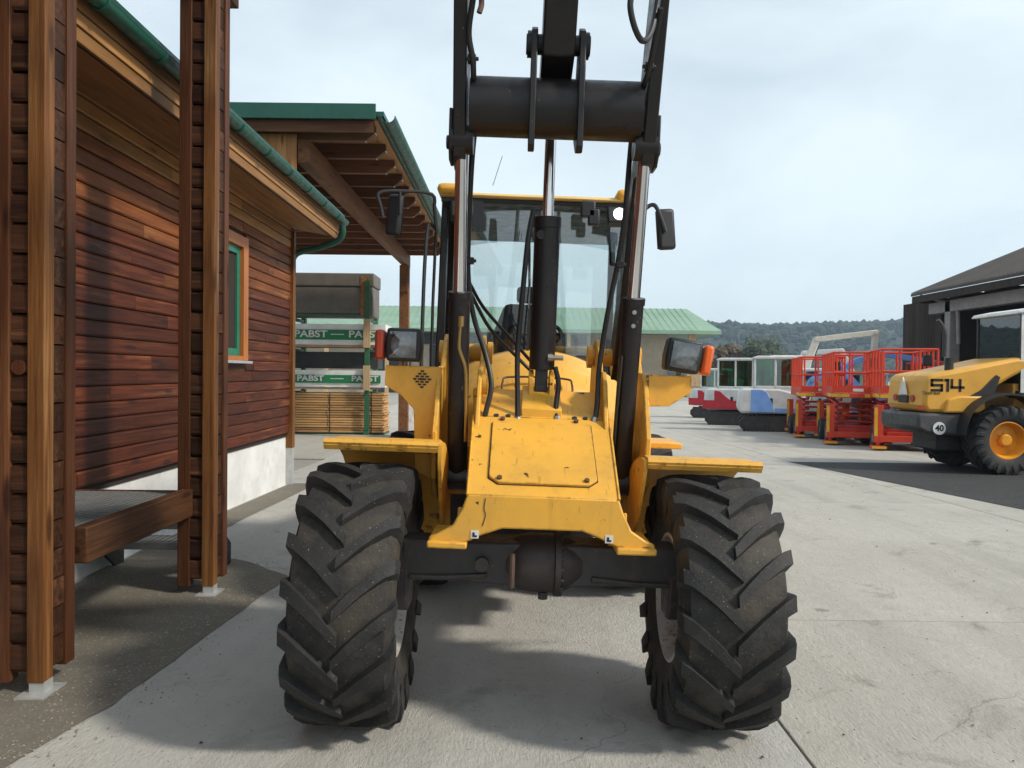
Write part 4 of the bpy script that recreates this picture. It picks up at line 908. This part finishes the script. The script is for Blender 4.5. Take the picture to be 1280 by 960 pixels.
for k in range(8000):
    y = random.uniform(400, 860) if k % 3 else random.uniform(640, 760); x = random.uniform(-930, 930) if k % 5 == 0 else random.uniform(-.7, .95) * y
    z_ = hz(x, y); r_ = random.uniform(1.9, 4.2); o_ = len(vs); tall = random.uniform(.7, 1.15)
    for p in IV:
        j = random.uniform(.8, 1.18); vs.append((x + p.x * r_ * j, y + p.y * r_ * j, z_ + r_ * .5 + p.z * r_ * j * tall))
    fs += [[i + o_ for i in f] for f in IF]
me = bpy.data.meshes.new('forest'); me.from_pydata(vs, [], fs); me.materials.append(M['forest'])
o = bpy.data.objects.new('forest', me); col.objects.link(o); o['kind'] = 'stuff'; o['label'] = 'far blue-green wooded hillside on the horizon'; o['category'] = 'forest'
def tree(loc, h, w, leafm, label, n=2600, ls=.28, group=None):
    t = thing('tree', label, 'tree', loc, group=group)
    tr = MB().tube([(0, 0, -.2), (.1, 0, h * .25), (0, .1, h * .5), (.1, 0, h * .8)], .16, 8, 3)
    cen = []
    for k in range(11):
        a = random.uniform(0, 6.28); zz = h * random.uniform(.35, .8); r_ = w * random.uniform(.25, .48) * (1.1 - abs(zz / h - .55))
        e = Vector((r_ * math.cos(a), r_ * math.sin(a), zz + h * .08)); tr.tube([(0, 0, zz - h * .15), e * .6 + Vector((0, 0, (zz - h * .05) * .4)), e], .05, 6, 2); cen.append((e, w * random.uniform(.14, .26)))
    cen.append((Vector((0, 0, h * .88)), w * .2))
    tr.build('trunk', M['w_postd'], t)
    cr = MB(); vs = []; fs = []
    for k in range(n):
        c, r_ = random.choice(cen); d = Vector((random.gauss(0, 1), random.gauss(0, 1), random.gauss(0, 1))).normalized() * r_ * random.uniform(.4, 1.1)
        p = c + d; s_ = ls * random.uniform(.6, 1.3); u = Vector((random.gauss(0, 1), random.gauss(0, 1), random.gauss(0, .6))).normalized(); v = u.orthogonal().normalized()
        o_ = len(vs); vs += [p - u * s_, p + v * s_ * .6, p + u * s_, p - v * s_ * .6]; fs.append((o_, o_ + 1, o_ + 2, o_ + 3))
    me = bpy.data.meshes.new('crown'); me.from_pydata([tuple(p) for p in vs], [], fs); me.materials.append(leafm); inst('crown', me, t)
    return t
M['leafg'] = simple('green_leaves', (.055, .085, .03), .7, var=.35, vscale=.6)
M['leafb'] = simple('brown_leaves', (.16, .11, .06), .8, var=.3, vscale=.6)
def at(px, d): p = W(px, 470, d); return (p.x, d, gz(d))
tree(at(942, 120), 7.6, 7.0, M['leafg'], 'round dark green tree before the wooded hill')
tree(at(911, 118), 6.6, 4.8, M['leafb'], 'brown autumn tree beside the warehouse roof corner')
tree(at(893, 130), 4.6, 4.0, M['leafb'], 'small brown bushy tree under the warehouse roof corner')
tree(at(966, 160), 7.5, 9.0, M['leafg'], 'wide low green tree at the foot of the hill')

# ------------------------------------------------------------------ dark roofed shed on the right
M['roofdark'] = paint('dark_corrugated_roof', (.085, .075, .068), .7, (.05, .045, .04), .4, None, .7, .8)
M['sheddark'] = wood('dark_shed_boards', (.035, .028, .024), (.06, .048, .04), 'z', .8, .2, (.02, .016, .014), knots=False)
M['colgrey'] = paint('grey_concrete_column', (.30, .29, .28), .8, (.15, .14, .13), .4)
SX, SY1 = 14.4, 29.0
sd = thing('dark_roofed_shed', 'open shed with dark corrugated gable roof and grey columns', 'building', (16, 26, gz(26))); sdo = sd.location.copy()
ez = W(1140, 368, SY1).z; rz_ = W(1300, 302, SY1).z; rxs = W(1300, 302, SY1).x
pr_ = []; nn = 44
m = MB()
for a, b_, za, zb in ((SX, rxs, ez, rz_), (rxs, 2 * rxs - SX, rz_, ez)):
    m.add([(a, 8, za), (b_, 8, zb), (b_, SY1, zb), (a, SY1, za), (a, 8, za - .09), (b_, 8, zb - .09), (b_, SY1, zb - .09), (a, SY1, za - .09)], [(0, 1, 2, 3), (4, 7, 6, 5), (0, 4, 5, 1), (1, 5, 6, 2), (2, 6, 7, 3), (3, 7, 4, 0)])
rfs = P(m, 'roof', M['roofdark'], sd, ofs=sdo, smooth=0)
rb = MB()
for k in range(105):
    yy = 8.1 + k * .2; rb.add([(SX - .02, yy - .05, ez + .012), (SX - .02, yy + .05, ez + .012), (rxs, yy + .05, rz_ + .012), (rxs, yy - .05, rz_ + .012), (SX - .02, yy, ez + .045), (rxs, yy, rz_ + .045)], [(0, 3, 5, 4), (1, 4, 5, 2), (0, 4, 1)])
P(rb, 'corrugations', M['roofdark'], rfs, ofs=sdo, smooth=0, kind='stuff')
P(MB().bx(SX + .02, SX + .08, 8, SY1 - .05, ez - .34, ez - .10), 'fascia', M['sheddark'], sd, ofs=sdo, smooth=0)
for k in range(11): P(MB().bx(SX + .1, 2 * rxs - SX, 8.5 + 2 * k, 8.65 + 2 * k, ez - .36, ez - .16), 'tie_beam', M['sheddark'], sd, ofs=sdo, smooth=0)
for yy in (27.2, 21.5, 15.8): P(MB().bx(14.85, 15.2, yy, yy + .35, gz(yy) - .05, ez - .36), 'column', M['colgrey'], sd, ofs=sdo, smooth=0, bevel=.02)
P(MB().bx(14.85, 15.2, 8.5, 28.6, ez - .75, ez - .37), 'plate_beam', M['colgrey'], sd, ofs=sdo, smooth=0)
P(MB().bx(20.5, 20.8, 8.5, 28.6, -.5, ez), 'back_wall', M['sheddark'], sd, ofs=sdo, smooth=0)
P(MB().bx(15.2, 20.5, 28.4, 28.6, -.5, ez - .2), 'end_wall', M['sheddark'], sd, ofs=sdo, smooth=0)
P(MB().tube([W(1150, 370, 28.6), W(1172, 375, 28.2), W(1193, 383, 27.0), W(1197, 388, 26.9), W(1198, 430, 26.9)], .06, 8, 3), 'downpipe', M['colgrey'], sd, ofs=sdo)
a, b_ = W(1129, 420, 31.0), W(1187, 420, 28.3)
sw_ = thing('board_screen', 'tall dark board screen beside the open shed', 'screen', (a.x, a.y, gz(31)))
n = 14; dv = Vector((b_.x - a.x, b_.y - a.y, 0)); top = W(1129, 381, 31).z - gz(31)
ang = math.atan2(dv.y, dv.x)
mb_ = MB().bx(.004, dv.length / n - .012, -.015, .015, 0, top).mesh('board', 0, (M['sheddark'],))
for k in range(n): inst('board', mb_, sw_, tuple(dv * k / n), (0, 0, ang))
MB().bx(0, dv.length, .017, .06, top * .85, top * .9).build('rail', M['sheddark'], sw_).rotation_euler = (0, 0, ang)

# ------------------------------------------------------------------ second wheel loader (514)
D5 = 12.95; g5 = gz(13.6)
wx = W(1262, 545, D5).x
l2 = thing('wheel_loader', 'yellow wheel loader marked 514 parked side-on at the dark asphalt', 'wheel loader', (wx, D5 + .95, g5))
def X5(px, d=D5): return W(px, 470, d).x - wx
def Z5(py, d=D5, px=1200): return W(px, py, d).z - g5
Y2 = M['yellow2']
tm2 = tyre_mesh(.575, .44, .30, 22, M['tyre2'], lug=.02)
for x_ in (0, 2.55):
    for s in (-1, 1):
        w_ = inst('wheel', rim_mesh(.30, .22, M['rimy'], 1), l2, (x_, s * .74, .575), (0, 0, R(-90) if s < 0 else R(90)))
        inst('tyre', tm2, w_); MB().lathe([(.02, .10), (.12, .10), (.14, .08), (.14, .001)], n=24).build('hub', M['rimy'], w_)
rx = X5(1158, D5 + .25)
hz0, hz1, hz2 = Z5(517), Z5(468), Z5(447)
mb = MB().sheet(lambda u, v: Vector((0, 0, 0)), 1, 1, (0, 0, 0)); mb = MB()
prof = [(rx + .05, hz0), (rx - .02, hz0 + .12), (rx + .02, hz1 - .06), (rx + .12, hz1 + .0), (rx + .55, hz1 + .08), (.30, hz2 + .02), (.55, hz2), (.58, hz2 - .12), (.20, hz1 - .05), (-.18, hz1 - .28), (-.30, hz0)]
mb.prism(prof, 'y', -.66, .66)
hd = mb.build('engine_hood', Y2, l2, 30, .07)
MB().prism([(rx + .30, hz0 + .0), (rx + .36, hz0 + .22), (rx + .55, hz0 + .28), (-.28, hz0 + .28), (-.24, hz0 + .05), (-.28, hz0)], 'y', -.715, .715).build('side_bulge', Y2, hd, 30, .03)
def digits(strokes, parent, x, y, z, w, h, t):
    m_ = MB()
    for (x0, z0, x1, z1) in strokes:
        m_.bx(x + min(x0, x1) * w - t / 2, x + max(x0, x1) * w + t / 2, y - .003, y, z + min(z0, z1) * h - t / 2, z + max(z0, z1) * h + t / 2)
    return m_.build('lettering', B, parent, 0)
zt_ = Z5(488.5); dw = .20; dh = .17
digits([(0, 1, 1, 1), (0, .5, 0, 1), (0, .5, 1, .5), (1, 0, 1, .5), (0, 0, 1, 0)], hd, X5(1165, D5 + .29), -.663, zt_, .165, dh, .042)
digits([(.5, 0, .5, 1), (.1, 1, .5, 1)], hd, X5(1181.5, D5 + .29), -.663, zt_, .09, dh, .044)
digits([(0, .3, 1, .3), (0, .3, 0, 1), (.72, 0, .72, 1)], hd, X5(1190, D5 + .29), -.663, zt_, .19, dh, .042)
MB().prism([(X5(1222), Z5(497)), (X5(1240), Z5(487)), (X5(1258), Z5(468)), (X5(1263), Z5(471)), (X5(1256), Z5(492)), (X5(1230), Z5(503))], 'y', -.69, -.664).build('dark_gap_wedge', FR, l2, 30, .006)  # black wedge for the gap above the fender; its shade is painted on
text('Stereo', 'lettering', B, hd, (X5(1176), -.664, Z5(492)), (R(90), 0, 0), .085, .002, 1.3)
MB().prism([(X5(1157), Z5(513)), (X5(1166), Z5(513)), (X5(1166), Z5(508)), (X5(1157), Z5(508))], 'y', -.73, -.717).build('side_reflector', M['redlens'], l2)
zc = Z5(482, D5 + 1)
MB().add([(rx - .05, .14, zc - .16), (rx - .05, -.14, zc - .16), (rx - .05, 0, zc + .14), (rx - .03, .14, zc - .16), (rx - .03, -.14, zc - .16), (rx - .03, 0, zc + .14)], [(0, 1, 2), (5, 4, 3), (0, 3, 4, 1), (1, 4, 5, 2), (2, 5, 3, 0)]).build('warning_triangle', M['white'], l2, 0)
for s in (-1, 1): MB().cyl((rx - .04, s * .30, zc - .22), (rx - .02, s * .30, zc - .22), .06, 14).build('tail_lamp', M['redlens'], l2)
MB().bx(rx - .05, rx - .02, -.16, .16, zc - .30, zc - .18).build('number_plate', M['frame'], l2)
bz0 = Z5(549)
bm_ = MB().prism([(rx - .12, hz0 - .01), (-.42, hz0 - .01), (-.55, bz0 + .02), (rx + .05, bz0 + .06), (rx - .12, bz0 + .14)], 'y', -.68, .68).build('counterweight', M['bumper'], l2, 30, .05)
MB().cyl((X5(1186), -.695, Z5(537)), (X5(1186), -.683, Z5(537)), .105, 24).build('speed_sign', M['white'], l2)
text('40', 'lettering', B, l2, (X5(1186), -.698, Z5(537)), (R(90), 0, 0), .14, .002, 1, .004)
MB().sheet(lambda u, v: Vector((-.72 * math.cos(math.pi * (.02 + .9 * u)), -.98 + .52 * v, .575 + .74 * math.sin(math.pi * (.02 + .9 * u)) ** .8)), 18, 1, (0, 0, .03)).build('fender', M['mirror'], l2, 50)
MB().sheet(lambda u, v: Vector((-.72 * math.cos(math.pi * (.02 + .9 * u)), .98 - .52 * v, .575 + .74 * math.sin(math.pi * (.02 + .9 * u)) ** .8)), 18, 1, (0, 0, .03)).build('fender', M['mirror'], l2, 50)
MB().bx(-.9, 3.2, -.42, .42, .35, .95).build('chassis', FR, l2, 30, .03)
MB().bx(.30, 1.7, -.55, .55, .9, 1.5).build('cab_base', Y2, l2, 30, .03)
cx0 = X5(1272, D5 + .31); ct = Z5(384)
cb = MB()
for x_ in (cx0 + .05, cx0 + 1.45):
    for s in (-1, 1): cb.bx(x_, x_ + .055, s * .62 - .025, s * .62 + .025, 1.35, ct - .06)
cb.bx(cx0 + .72, cx0 + .80, -.655, -.60, 1.35, ct - .06)
cb.bx(cx0 + .02, cx0 + 1.55, -.64, .64, 1.3, 1.38)
cbo = cb.build('cab', FR, l2, 30, .01)
MB().bx(cx0 + .045, cx0 + .11, -.655, -.648, 1.35, ct - .06).build('pillar_trim', M['white'], cbo, 0)
MB().prism([(cx0 - .05, ct - .07), (cx0 + .0, ct - .01), (cx0 + .3, ct + .05), (cx0 + 1.3, ct + .05), (cx0 + 1.7, ct - .03), (cx0 + 1.7, ct - .08)], 'y', -.68, .68).build('roof', M['white'], cbo, 30, .03)
for s in (-1, 1):
    MB().bx(cx0 + .12, cx0 + .72, s * .615 - .004, s * .615 + .004, 1.38, ct - .07).build('side_pane', M['darkglass'], cbo, 0)
    MB().bx(cx0 + .80, cx0 + 1.45, s * .615 - .004, s * .615 + .004, 1.38, ct - .07).build('side_pane', M['darkglass'], cbo, 0)
for x_ in (cx0 + .07, cx0 + 1.48): MB().bx(x_, x_ + .008, -.59, .59, 1.38, ct - .07).build('end_pane', M['darkglass'], cbo, 0)
MB().bx(cx0 + .5, cx0 + 1.0, -.28, .28, 1.38, 1.5).bx(cx0 + .45, cx0 + .58, -.26, .26, 1.45, 2.1).build('seat', M['seat'], l2, 30, .04)
MB().tube([W(1180, 446, D5 + .5) - l2.location, W(1181, 420, D5 + .5) - l2.location, W(1178, 408, D5 + .5) - l2.location, W(1172, 400, D5 + .5) - l2.location], .035, 10, 5).build('exhaust', M['axle'], l2)
MB().cyl((X5(1186, D5 + .6), -.35, hz1 + .05), (X5(1186, D5 + .6), -.35, hz1 + .28), .07, 14).build('air_filter', M['mirror'], l2)
MB().tube([(2.0, -.4, 1.0), (2.0, -.4, 1.75), (3.2, -.4, .9), (3.7, -.4, .5)], .08, 8, 2).build('boom_arm', Y2, l2); MB().tube([(2.0, .4, 1.0), (2.0, .4, 1.75), (3.2, .4, .9), (3.7, .4, .5)], .08, 8, 2).build('boom_arm', Y2, l2)
MB().sheet(lambda u, v: Vector((4.25 - .5 * math.sin(math.pi * u), -1.15 + 2.3 * v, .02 + .85 * u)), 10, 1, (.02, 0, .01)).build('bucket', FR, l2)

# ------------------------------------------------------------------ red scissor lifts
M['red'] = paint('red_lift_paint', (.66, .058, .022), .45, (.25, .06, .03), .4, None, .7, 2)
M['redd'] = paint('dark_red_lift_paint', (.48, .026, .014), .45, (.15, .04, .03), .3, None, .7, 2)
M['yel'] = paint('yellow_edge_paint', (.80, .48, .03), .5, dirt_amt=.3)
def scissor_lift(loc, rz, label):
    t = thing('scissor_lift', label, 'scissor lift', loc, (0, 0, rz), 'red scissor lifts parked in a row')
    MB().bx(-.52, .52, -1.25, 1.25, .28, .52).bx(-.45, .45, -1.35, -1.25, .22, .45).build('chassis', M['redd'], t, 30, .02)
    wm = MB().lathe([(-.11, .12), (-.12, .24), (-.08, .29), (.08, .29), (.12, .24), (.11, .12)], n=24).mesh('wheel', 35, (M['tyre2'],))
    rm = MB().lathe([(-.10, .13), (-.02, .12), (-.02, .001), (.02, .001), (.02, .12), (.10, .13)], n=20).mesh('rim', 35, (M['rim'],))
    for x_ in (-.58, .58):
        for y_ in (-.9, .9):
            w_ = inst('wheel', wm, t, (x_, y_, .29)); inst('rim', rm, w_)
    for lv in range(4):
        z_ = .60 + lv * .15
        for s in (-1, 1):
            for xo, sg in ((.43, 1), (.35, -1)):
                x_ = s * xo; d0 = .07 * sg
                MB().add([(x_ - .025, -1.15, z_ - d0), (x_ + .025, -1.15, z_ - d0), (x_ + .025, -1.15, z_ - d0 + .07), (x_ - .025, -1.15, z_ - d0 + .07), (x_ - .025, 1.15, z_ + d0), (x_ + .025, 1.15, z_ + d0), (x_ + .025, 1.15, z_ + d0 + .07), (x_ - .025, 1.15, z_ + d0 + .07)], [(0, 1, 2, 3), (4, 7, 6, 5), (0, 4, 5, 1), (1, 5, 6, 2), (2, 6, 7, 3), (3, 7, 4, 0)]).build('scissor_arm', M['redd'], t)
        MB().cyl((-.46, -1.1, z_), (.46, -1.1, z_), .03, 8).build('cross_pin', M['redd'], t)
    for x_ in (-.62, .62):
        for y_ in (-1.32, 1.32):
            l_ = MB().bx(-.09, .09, -.09, .09, .20, 1.05).bx(-.16, .16, -.15, .15, .06, .13).cyl((0, 0, .12), (0, 0, .22), .045, 10).build('outrigger', M['red'], t, 30, .01); l_.location = (x_, y_, 0)
            MB().bx(-.095, -.03, -.1, -.091, .35, 1.0).build('yellow_stripe', M['yel'], l_); MB().bx(-.15, .15, -.16, -.151, .07, .12).build('yellow_stripe', M['yel'], l_)
    MB().bx(-.60, .60, -1.42, -1.30, .22, .36).build('end_beam', M['red'], t, 30, .01)
    pf_ = MB().bx(-.60, .60, -1.40, 1.40, 1.20, 1.32).build('platform', M['red'], t, 30, .01)
    MB().bx(-.605, -.2, -1.412, -1.402, 1.22, 1.30).build('yellow_edge', M['yel'], pf_); MB().bx(.15, .605, -1.412, -1.402, 1.22, 1.30).build('yellow_edge', M['yel'], pf_)
    MB().bx(-.612, -.602, -1.3, -.4, 1.22, 1.30).build('yellow_edge', M['yel'], pf_)
    def rail(pts): MB().tube(pts, .026, 8, 1).build('guard_rail', M['red'], t)
    H = 2.32
    for s in (-1, 1):
        for z_ in (H, 1.82): rail([(s * .57, -1.37, z_), (s * .57, 1.37, z_)])
        for y_ in (-1.37, -.9, -.45, 0, .45, .9, 1.37): rail([(s * .57, y_, 1.32), (s * .57, y_, H)])
        rail([(-.57, s * 1.37, H), (.57, s * 1.37, H)]); rail([(-.57, s * 1.37, 1.82), (.57, s * 1.37, 1.82)])
        for x_ in (-.2, .2): rail([(x_, s * 1.37, 1.32), (x_, s * 1.37, H)])
        MB().bx(-.56, .56, s * 1.385 - .006, s * 1.385 + .006, 1.33, 1.47).build('toe_board', M['red'], t)
        MB().bx(s * .59 - .006, s * .59 + .006, -1.36, 1.36, 1.33, 1.47).build('toe_board', M['red'], t)
    MB().bx(-.12, .12, -1.40, -1.395, 1.36, 1.43).build('name_plate', M['white'], t)
    MB().bx(.30, .48, -1.28, -1.16, 1.95, 2.2).build('control_box', M['frame'], t, 30, .02)
    return t
g_ = G(1088, 557); s1 = scissor_lift((g_.x, g_.y + 1.2, gz(g_.y + 1.2)), R(-16), 'red scissor lift between the pale boom excavator and the corner of the 514 loader row')
GRP = 'red scissor lifts parked in a row'
s1['label'] = 'middle red scissor lift of the row, whole front end in view'
for (px, py, rz, lb) in ((1040, 548, -14, 'red scissor lift next to the blue and white excavator'), (1153, 564, -16, 'red scissor lift half hidden by the 514 loader'), (1196, 543, -10, 'red scissor lift standing behind the 514 loader engine hood')):
    g_ = G(px, py); dup(s1, (g_.x, g_.y + 1.2, gz(g_.y + 1.2)), (0, 0, R(rz)), lb, GRP)

# ------------------------------------------------------------------ mini excavators
def excavator(loc, rz, label, body, body2, H=2.45, boom=None, boomc=None, low=True):
    t = thing('mini_excavator', label, 'excavator', loc, (0, 0, rz), 'mini excavators parked in a row')
    for s in (-1, 1):
        tk = MB().prism([(-1.05, .18), (-.90, .03), (.90, .03), (1.05, .18), (1.05, .36), (.90, .50), (-.90, .50), (-1.05, .36)], 'y', s * .72 - .17, s * .72 + .17)
        for k in range(15):
            for zz in (.02, .51): tk.bx(-.93 + k * .13, -.87 + k * .13, s * .72 - .175, s * .72 + .175, zz - .02, zz + .02)
        tk = tk.build('track', M['tyre2'], t, 30)
        for k in range(5): MB().cyl((-.8 + k * .4, s * .9, .22), (-.8 + k * .4, s * .91, .22), .11, 14).build('roller', M['axle'], tk)
    MB().bx(-.5, .5, -.6, .6, .25, .58).build('undercarriage', FR, t, 30, .03)
    b1 = MB().prism([(-1.05, .62), (-.98, .60), (.95, .60), (1.0, .70), (1.0, 1.2), (.2, 1.42), (-.95, 1.42), (-1.08, 1.3), (-1.12, .8)], 'y', -.80, .80).build('house', body, t, 30, .08)
    if low:
        MB().prism([(-1.15, .62), (1.01, .62), (1.01, .96), (-.1, .96), (-.3, 1.12), (-.5, 1.30), (-.72, 1.34), (-.72, .96), (-1.16, .96)], 'y', -.812, .812).build('lower_band', body2, b1, 30, .02)
    else:
        MB().prism([(-.70, .63), (.02, .63), (-.02, .95), (-.2, 1.3), (-.35, 1.38), (-.70, 1.38)], 'y', -.812, .812).build('side_panel', body2, b1, 30, .02)
        MB().bx(.05, .95, -.812, -.803, .64, .78).build('lower_panel', body2, b1, 30, .002)
    MB().bx(-.12, -.02, -.811, -.802, .9, 1.1).build('grille', FR, b1, 0)
    c0, c1 = -.62, .72
    cb = MB()
    for x_ in (c0, c1 - .07, .02):
        for y_ in (-.76, .16): cb.bx(x_, x_ + .07, y_, y_ + .06, 1.4, H - .08)
    cb.bx(c0, c1, -.76, .22, 1.4, 1.50)
    co_ = cb.build('cab', M['white'], t, 30, .015)
    MB().prism([(c0 - .05, H - .08), (c1 + .05, H - .08), (c1 + .02, H - .01), (c1 - .15, H + .03), (c0 + .15, H + .03), (c0 - .02, H - .01)], 'y', -.79, .25).build('roof', M['white'], co_, 30, .03)
    for (x0, x1) in ((c0 + .07, .02), (.09, c1 - .07)):
        for y_ in (-.735, .19): MB().bx(x0, x1, y_ - .004, y_ + .004, 1.5, H - .08).build('side_pane', M['darkglass'], co_, 0)
    for x_ in (c0 + .03, c1 - .04): MB().bx(x_ - .004, x_ + .004, -.70, .16, 1.5, H - .08).build('end_pane', M['darkglass'], co_, 0)
    MB().bx(-.35, .1, -.5, 0, 1.4, 1.55).bx(-.4, -.25, -.5, 0, 1.5, 2.05).build('seat', M['seat'], t, 30, .04)
    bc = boomc or body2
    P_ = boom or [(1.0, .55, .8), (1.35, .55, 1.8), (2.1, .55, 2.35), (2.9, .55, 1.5)]
    for i in range(len(P_) - 1):
        a_, b2 = Vector(P_[i]), Vector(P_[i + 1]); MB().box((a_ + b2) / 2, (.19, .2, (b2 - a_).length + .1), (b2 - a_).to_track_quat('Z', 'Y').to_matrix()).cyl(b2 - Vector((0, .12, 0)), b2 + Vector((0, .12, 0)), .09, 12).build(('boom', 'boom', 'stick', 'stick')[i], bc, t, 30, .02)
    a_, b2 = Vector(P_[0]), Vector(P_[1]); MB().cyl(a_ + Vector((.22, 0, .1)), a_.lerp(b2, .9) + Vector((.14, 0, 0)), .045, 10).build('boom_cylinder', M['chrome'], t)
    e = Vector(P_[-1]); MB().prism([(e.x - .25, e.z - .55), (e.x + .05, e.z - .65), (e.x + .35, e.z - .3), (e.x + .1, e.z + .05), (e.x - .1, e.z)], 'y', .3, .8).build('bucket', FR, t, 30, .02)
    MB().bx(1.42, 1.5, -.85, .85, .08, .42).box((1.2, -.5, .25), (.6, .08, .08)).box((1.2, .5, .25), (.6, .08, .08)).build('dozer_blade', body2, t, 30, .01)
    return t
M['blue'] = paint('pale_blue_paint', (.20, .38, .78), .45, dirt_amt=.25)
M['exwhite'] = paint('dirty_white_paint', (.66, .67, .66), .45, (.3, .27, .22), .35)
M['exred'] = paint('crimson_paint', (.48, .02, .035), .45, dirt_amt=.25)
M['cream'] = paint('cream_boom_paint', (.62, .58, .50), .5, (.3, .25, .18), .4)
EXG = 'mini excavators parked in a row'
g_ = G(974, 540); ex1 = excavator((g_.x, g_.y + .8, gz(g_.y + .8)), R(-14), 'pale blue and white mini excavator with glazed cab', M['exwhite'], M['blue'], 2.45, low=False, boom=[(1.0, .3, .9), (1.3, .3, 1.7), (2.1, .3, 2.2), (2.8, .3, 1.4)])
g_ = G(926, 532); excavator((g_.x, g_.y + .8, gz(g_.y + .8)), R(-20), 'white and red mini excavator parked beside the blue one', M['exwhite'], M['exred'], 2.55)
g_ = G(900, 523); excavator((g_.x, g_.y + .8, gz(g_.y + .8)), R(-24), 'white and crimson mini excavator at the far end of the row', M['exwhite'], M['exred'], 2.35)
g_ = G(1030, 538); excavator((g_.x, g_.y + .8, gz(g_.y + .8)), R(-6), 'excavator with raised cream folding boom behind the red lifts', M['exwhite'], M['cream'], 2.1, boom=[(-.6, .2, 1.5), (.05, .2, 3.15), (2.05, .2, 3.4), (2.0, .2, 2.4)])
g_ = G(1085, 538); excavator((g_.x, g_.y + .8, gz(g_.y + .8)), R(-4), 'excavator with long pale blue boom lying low behind the red lifts', M['blue'], M['blue'], 2.0, boom=[(-1.0, .2, 1.6), (-.2, .2, 2.35), (.8, .2, 2.7), (2.9, .2, 2.35)])
g_ = G(985, 530); excavator((g_.x, g_.y + .8, gz(g_.y + .8)), R(-6), 'red roofed excavator with white boom behind the blue and white one', M['exred'], M['exred'], 2.75, boom=[(.6, .2, 1.4), (.9, .2, 2.9), (2.4, .2, 3.0), (2.9, .2, 2.0)], boomc=M['exwhite'])

# ------------------------------------------------------------------ hazy air
hzm = bpy.data.materials.new('hazy_air'); hzm.use_nodes = True; t_ = hzm.node_tree; t_.nodes.clear()
ov = N(t_, 'ShaderNodeOutputMaterial'); pv = N(t_, 'ShaderNodeVolumePrincipled'); pv.inputs['Color'].default_value = (.62, .80, 1.0, 1); pv.inputs['Density'].default_value = .00038; pv.inputs['Anisotropy'].default_value = .2
t_.links.new(pv.outputs[0], ov.inputs['Volume'])
hb = MB().bx(-1000, 1000, -30, 960, -2.2, 75).build('haze', hzm, None, 0, kind='stuff')
hb['label'] = 'thin bluish haze over the yard and the far hill'; hb['category'] = 'haze'
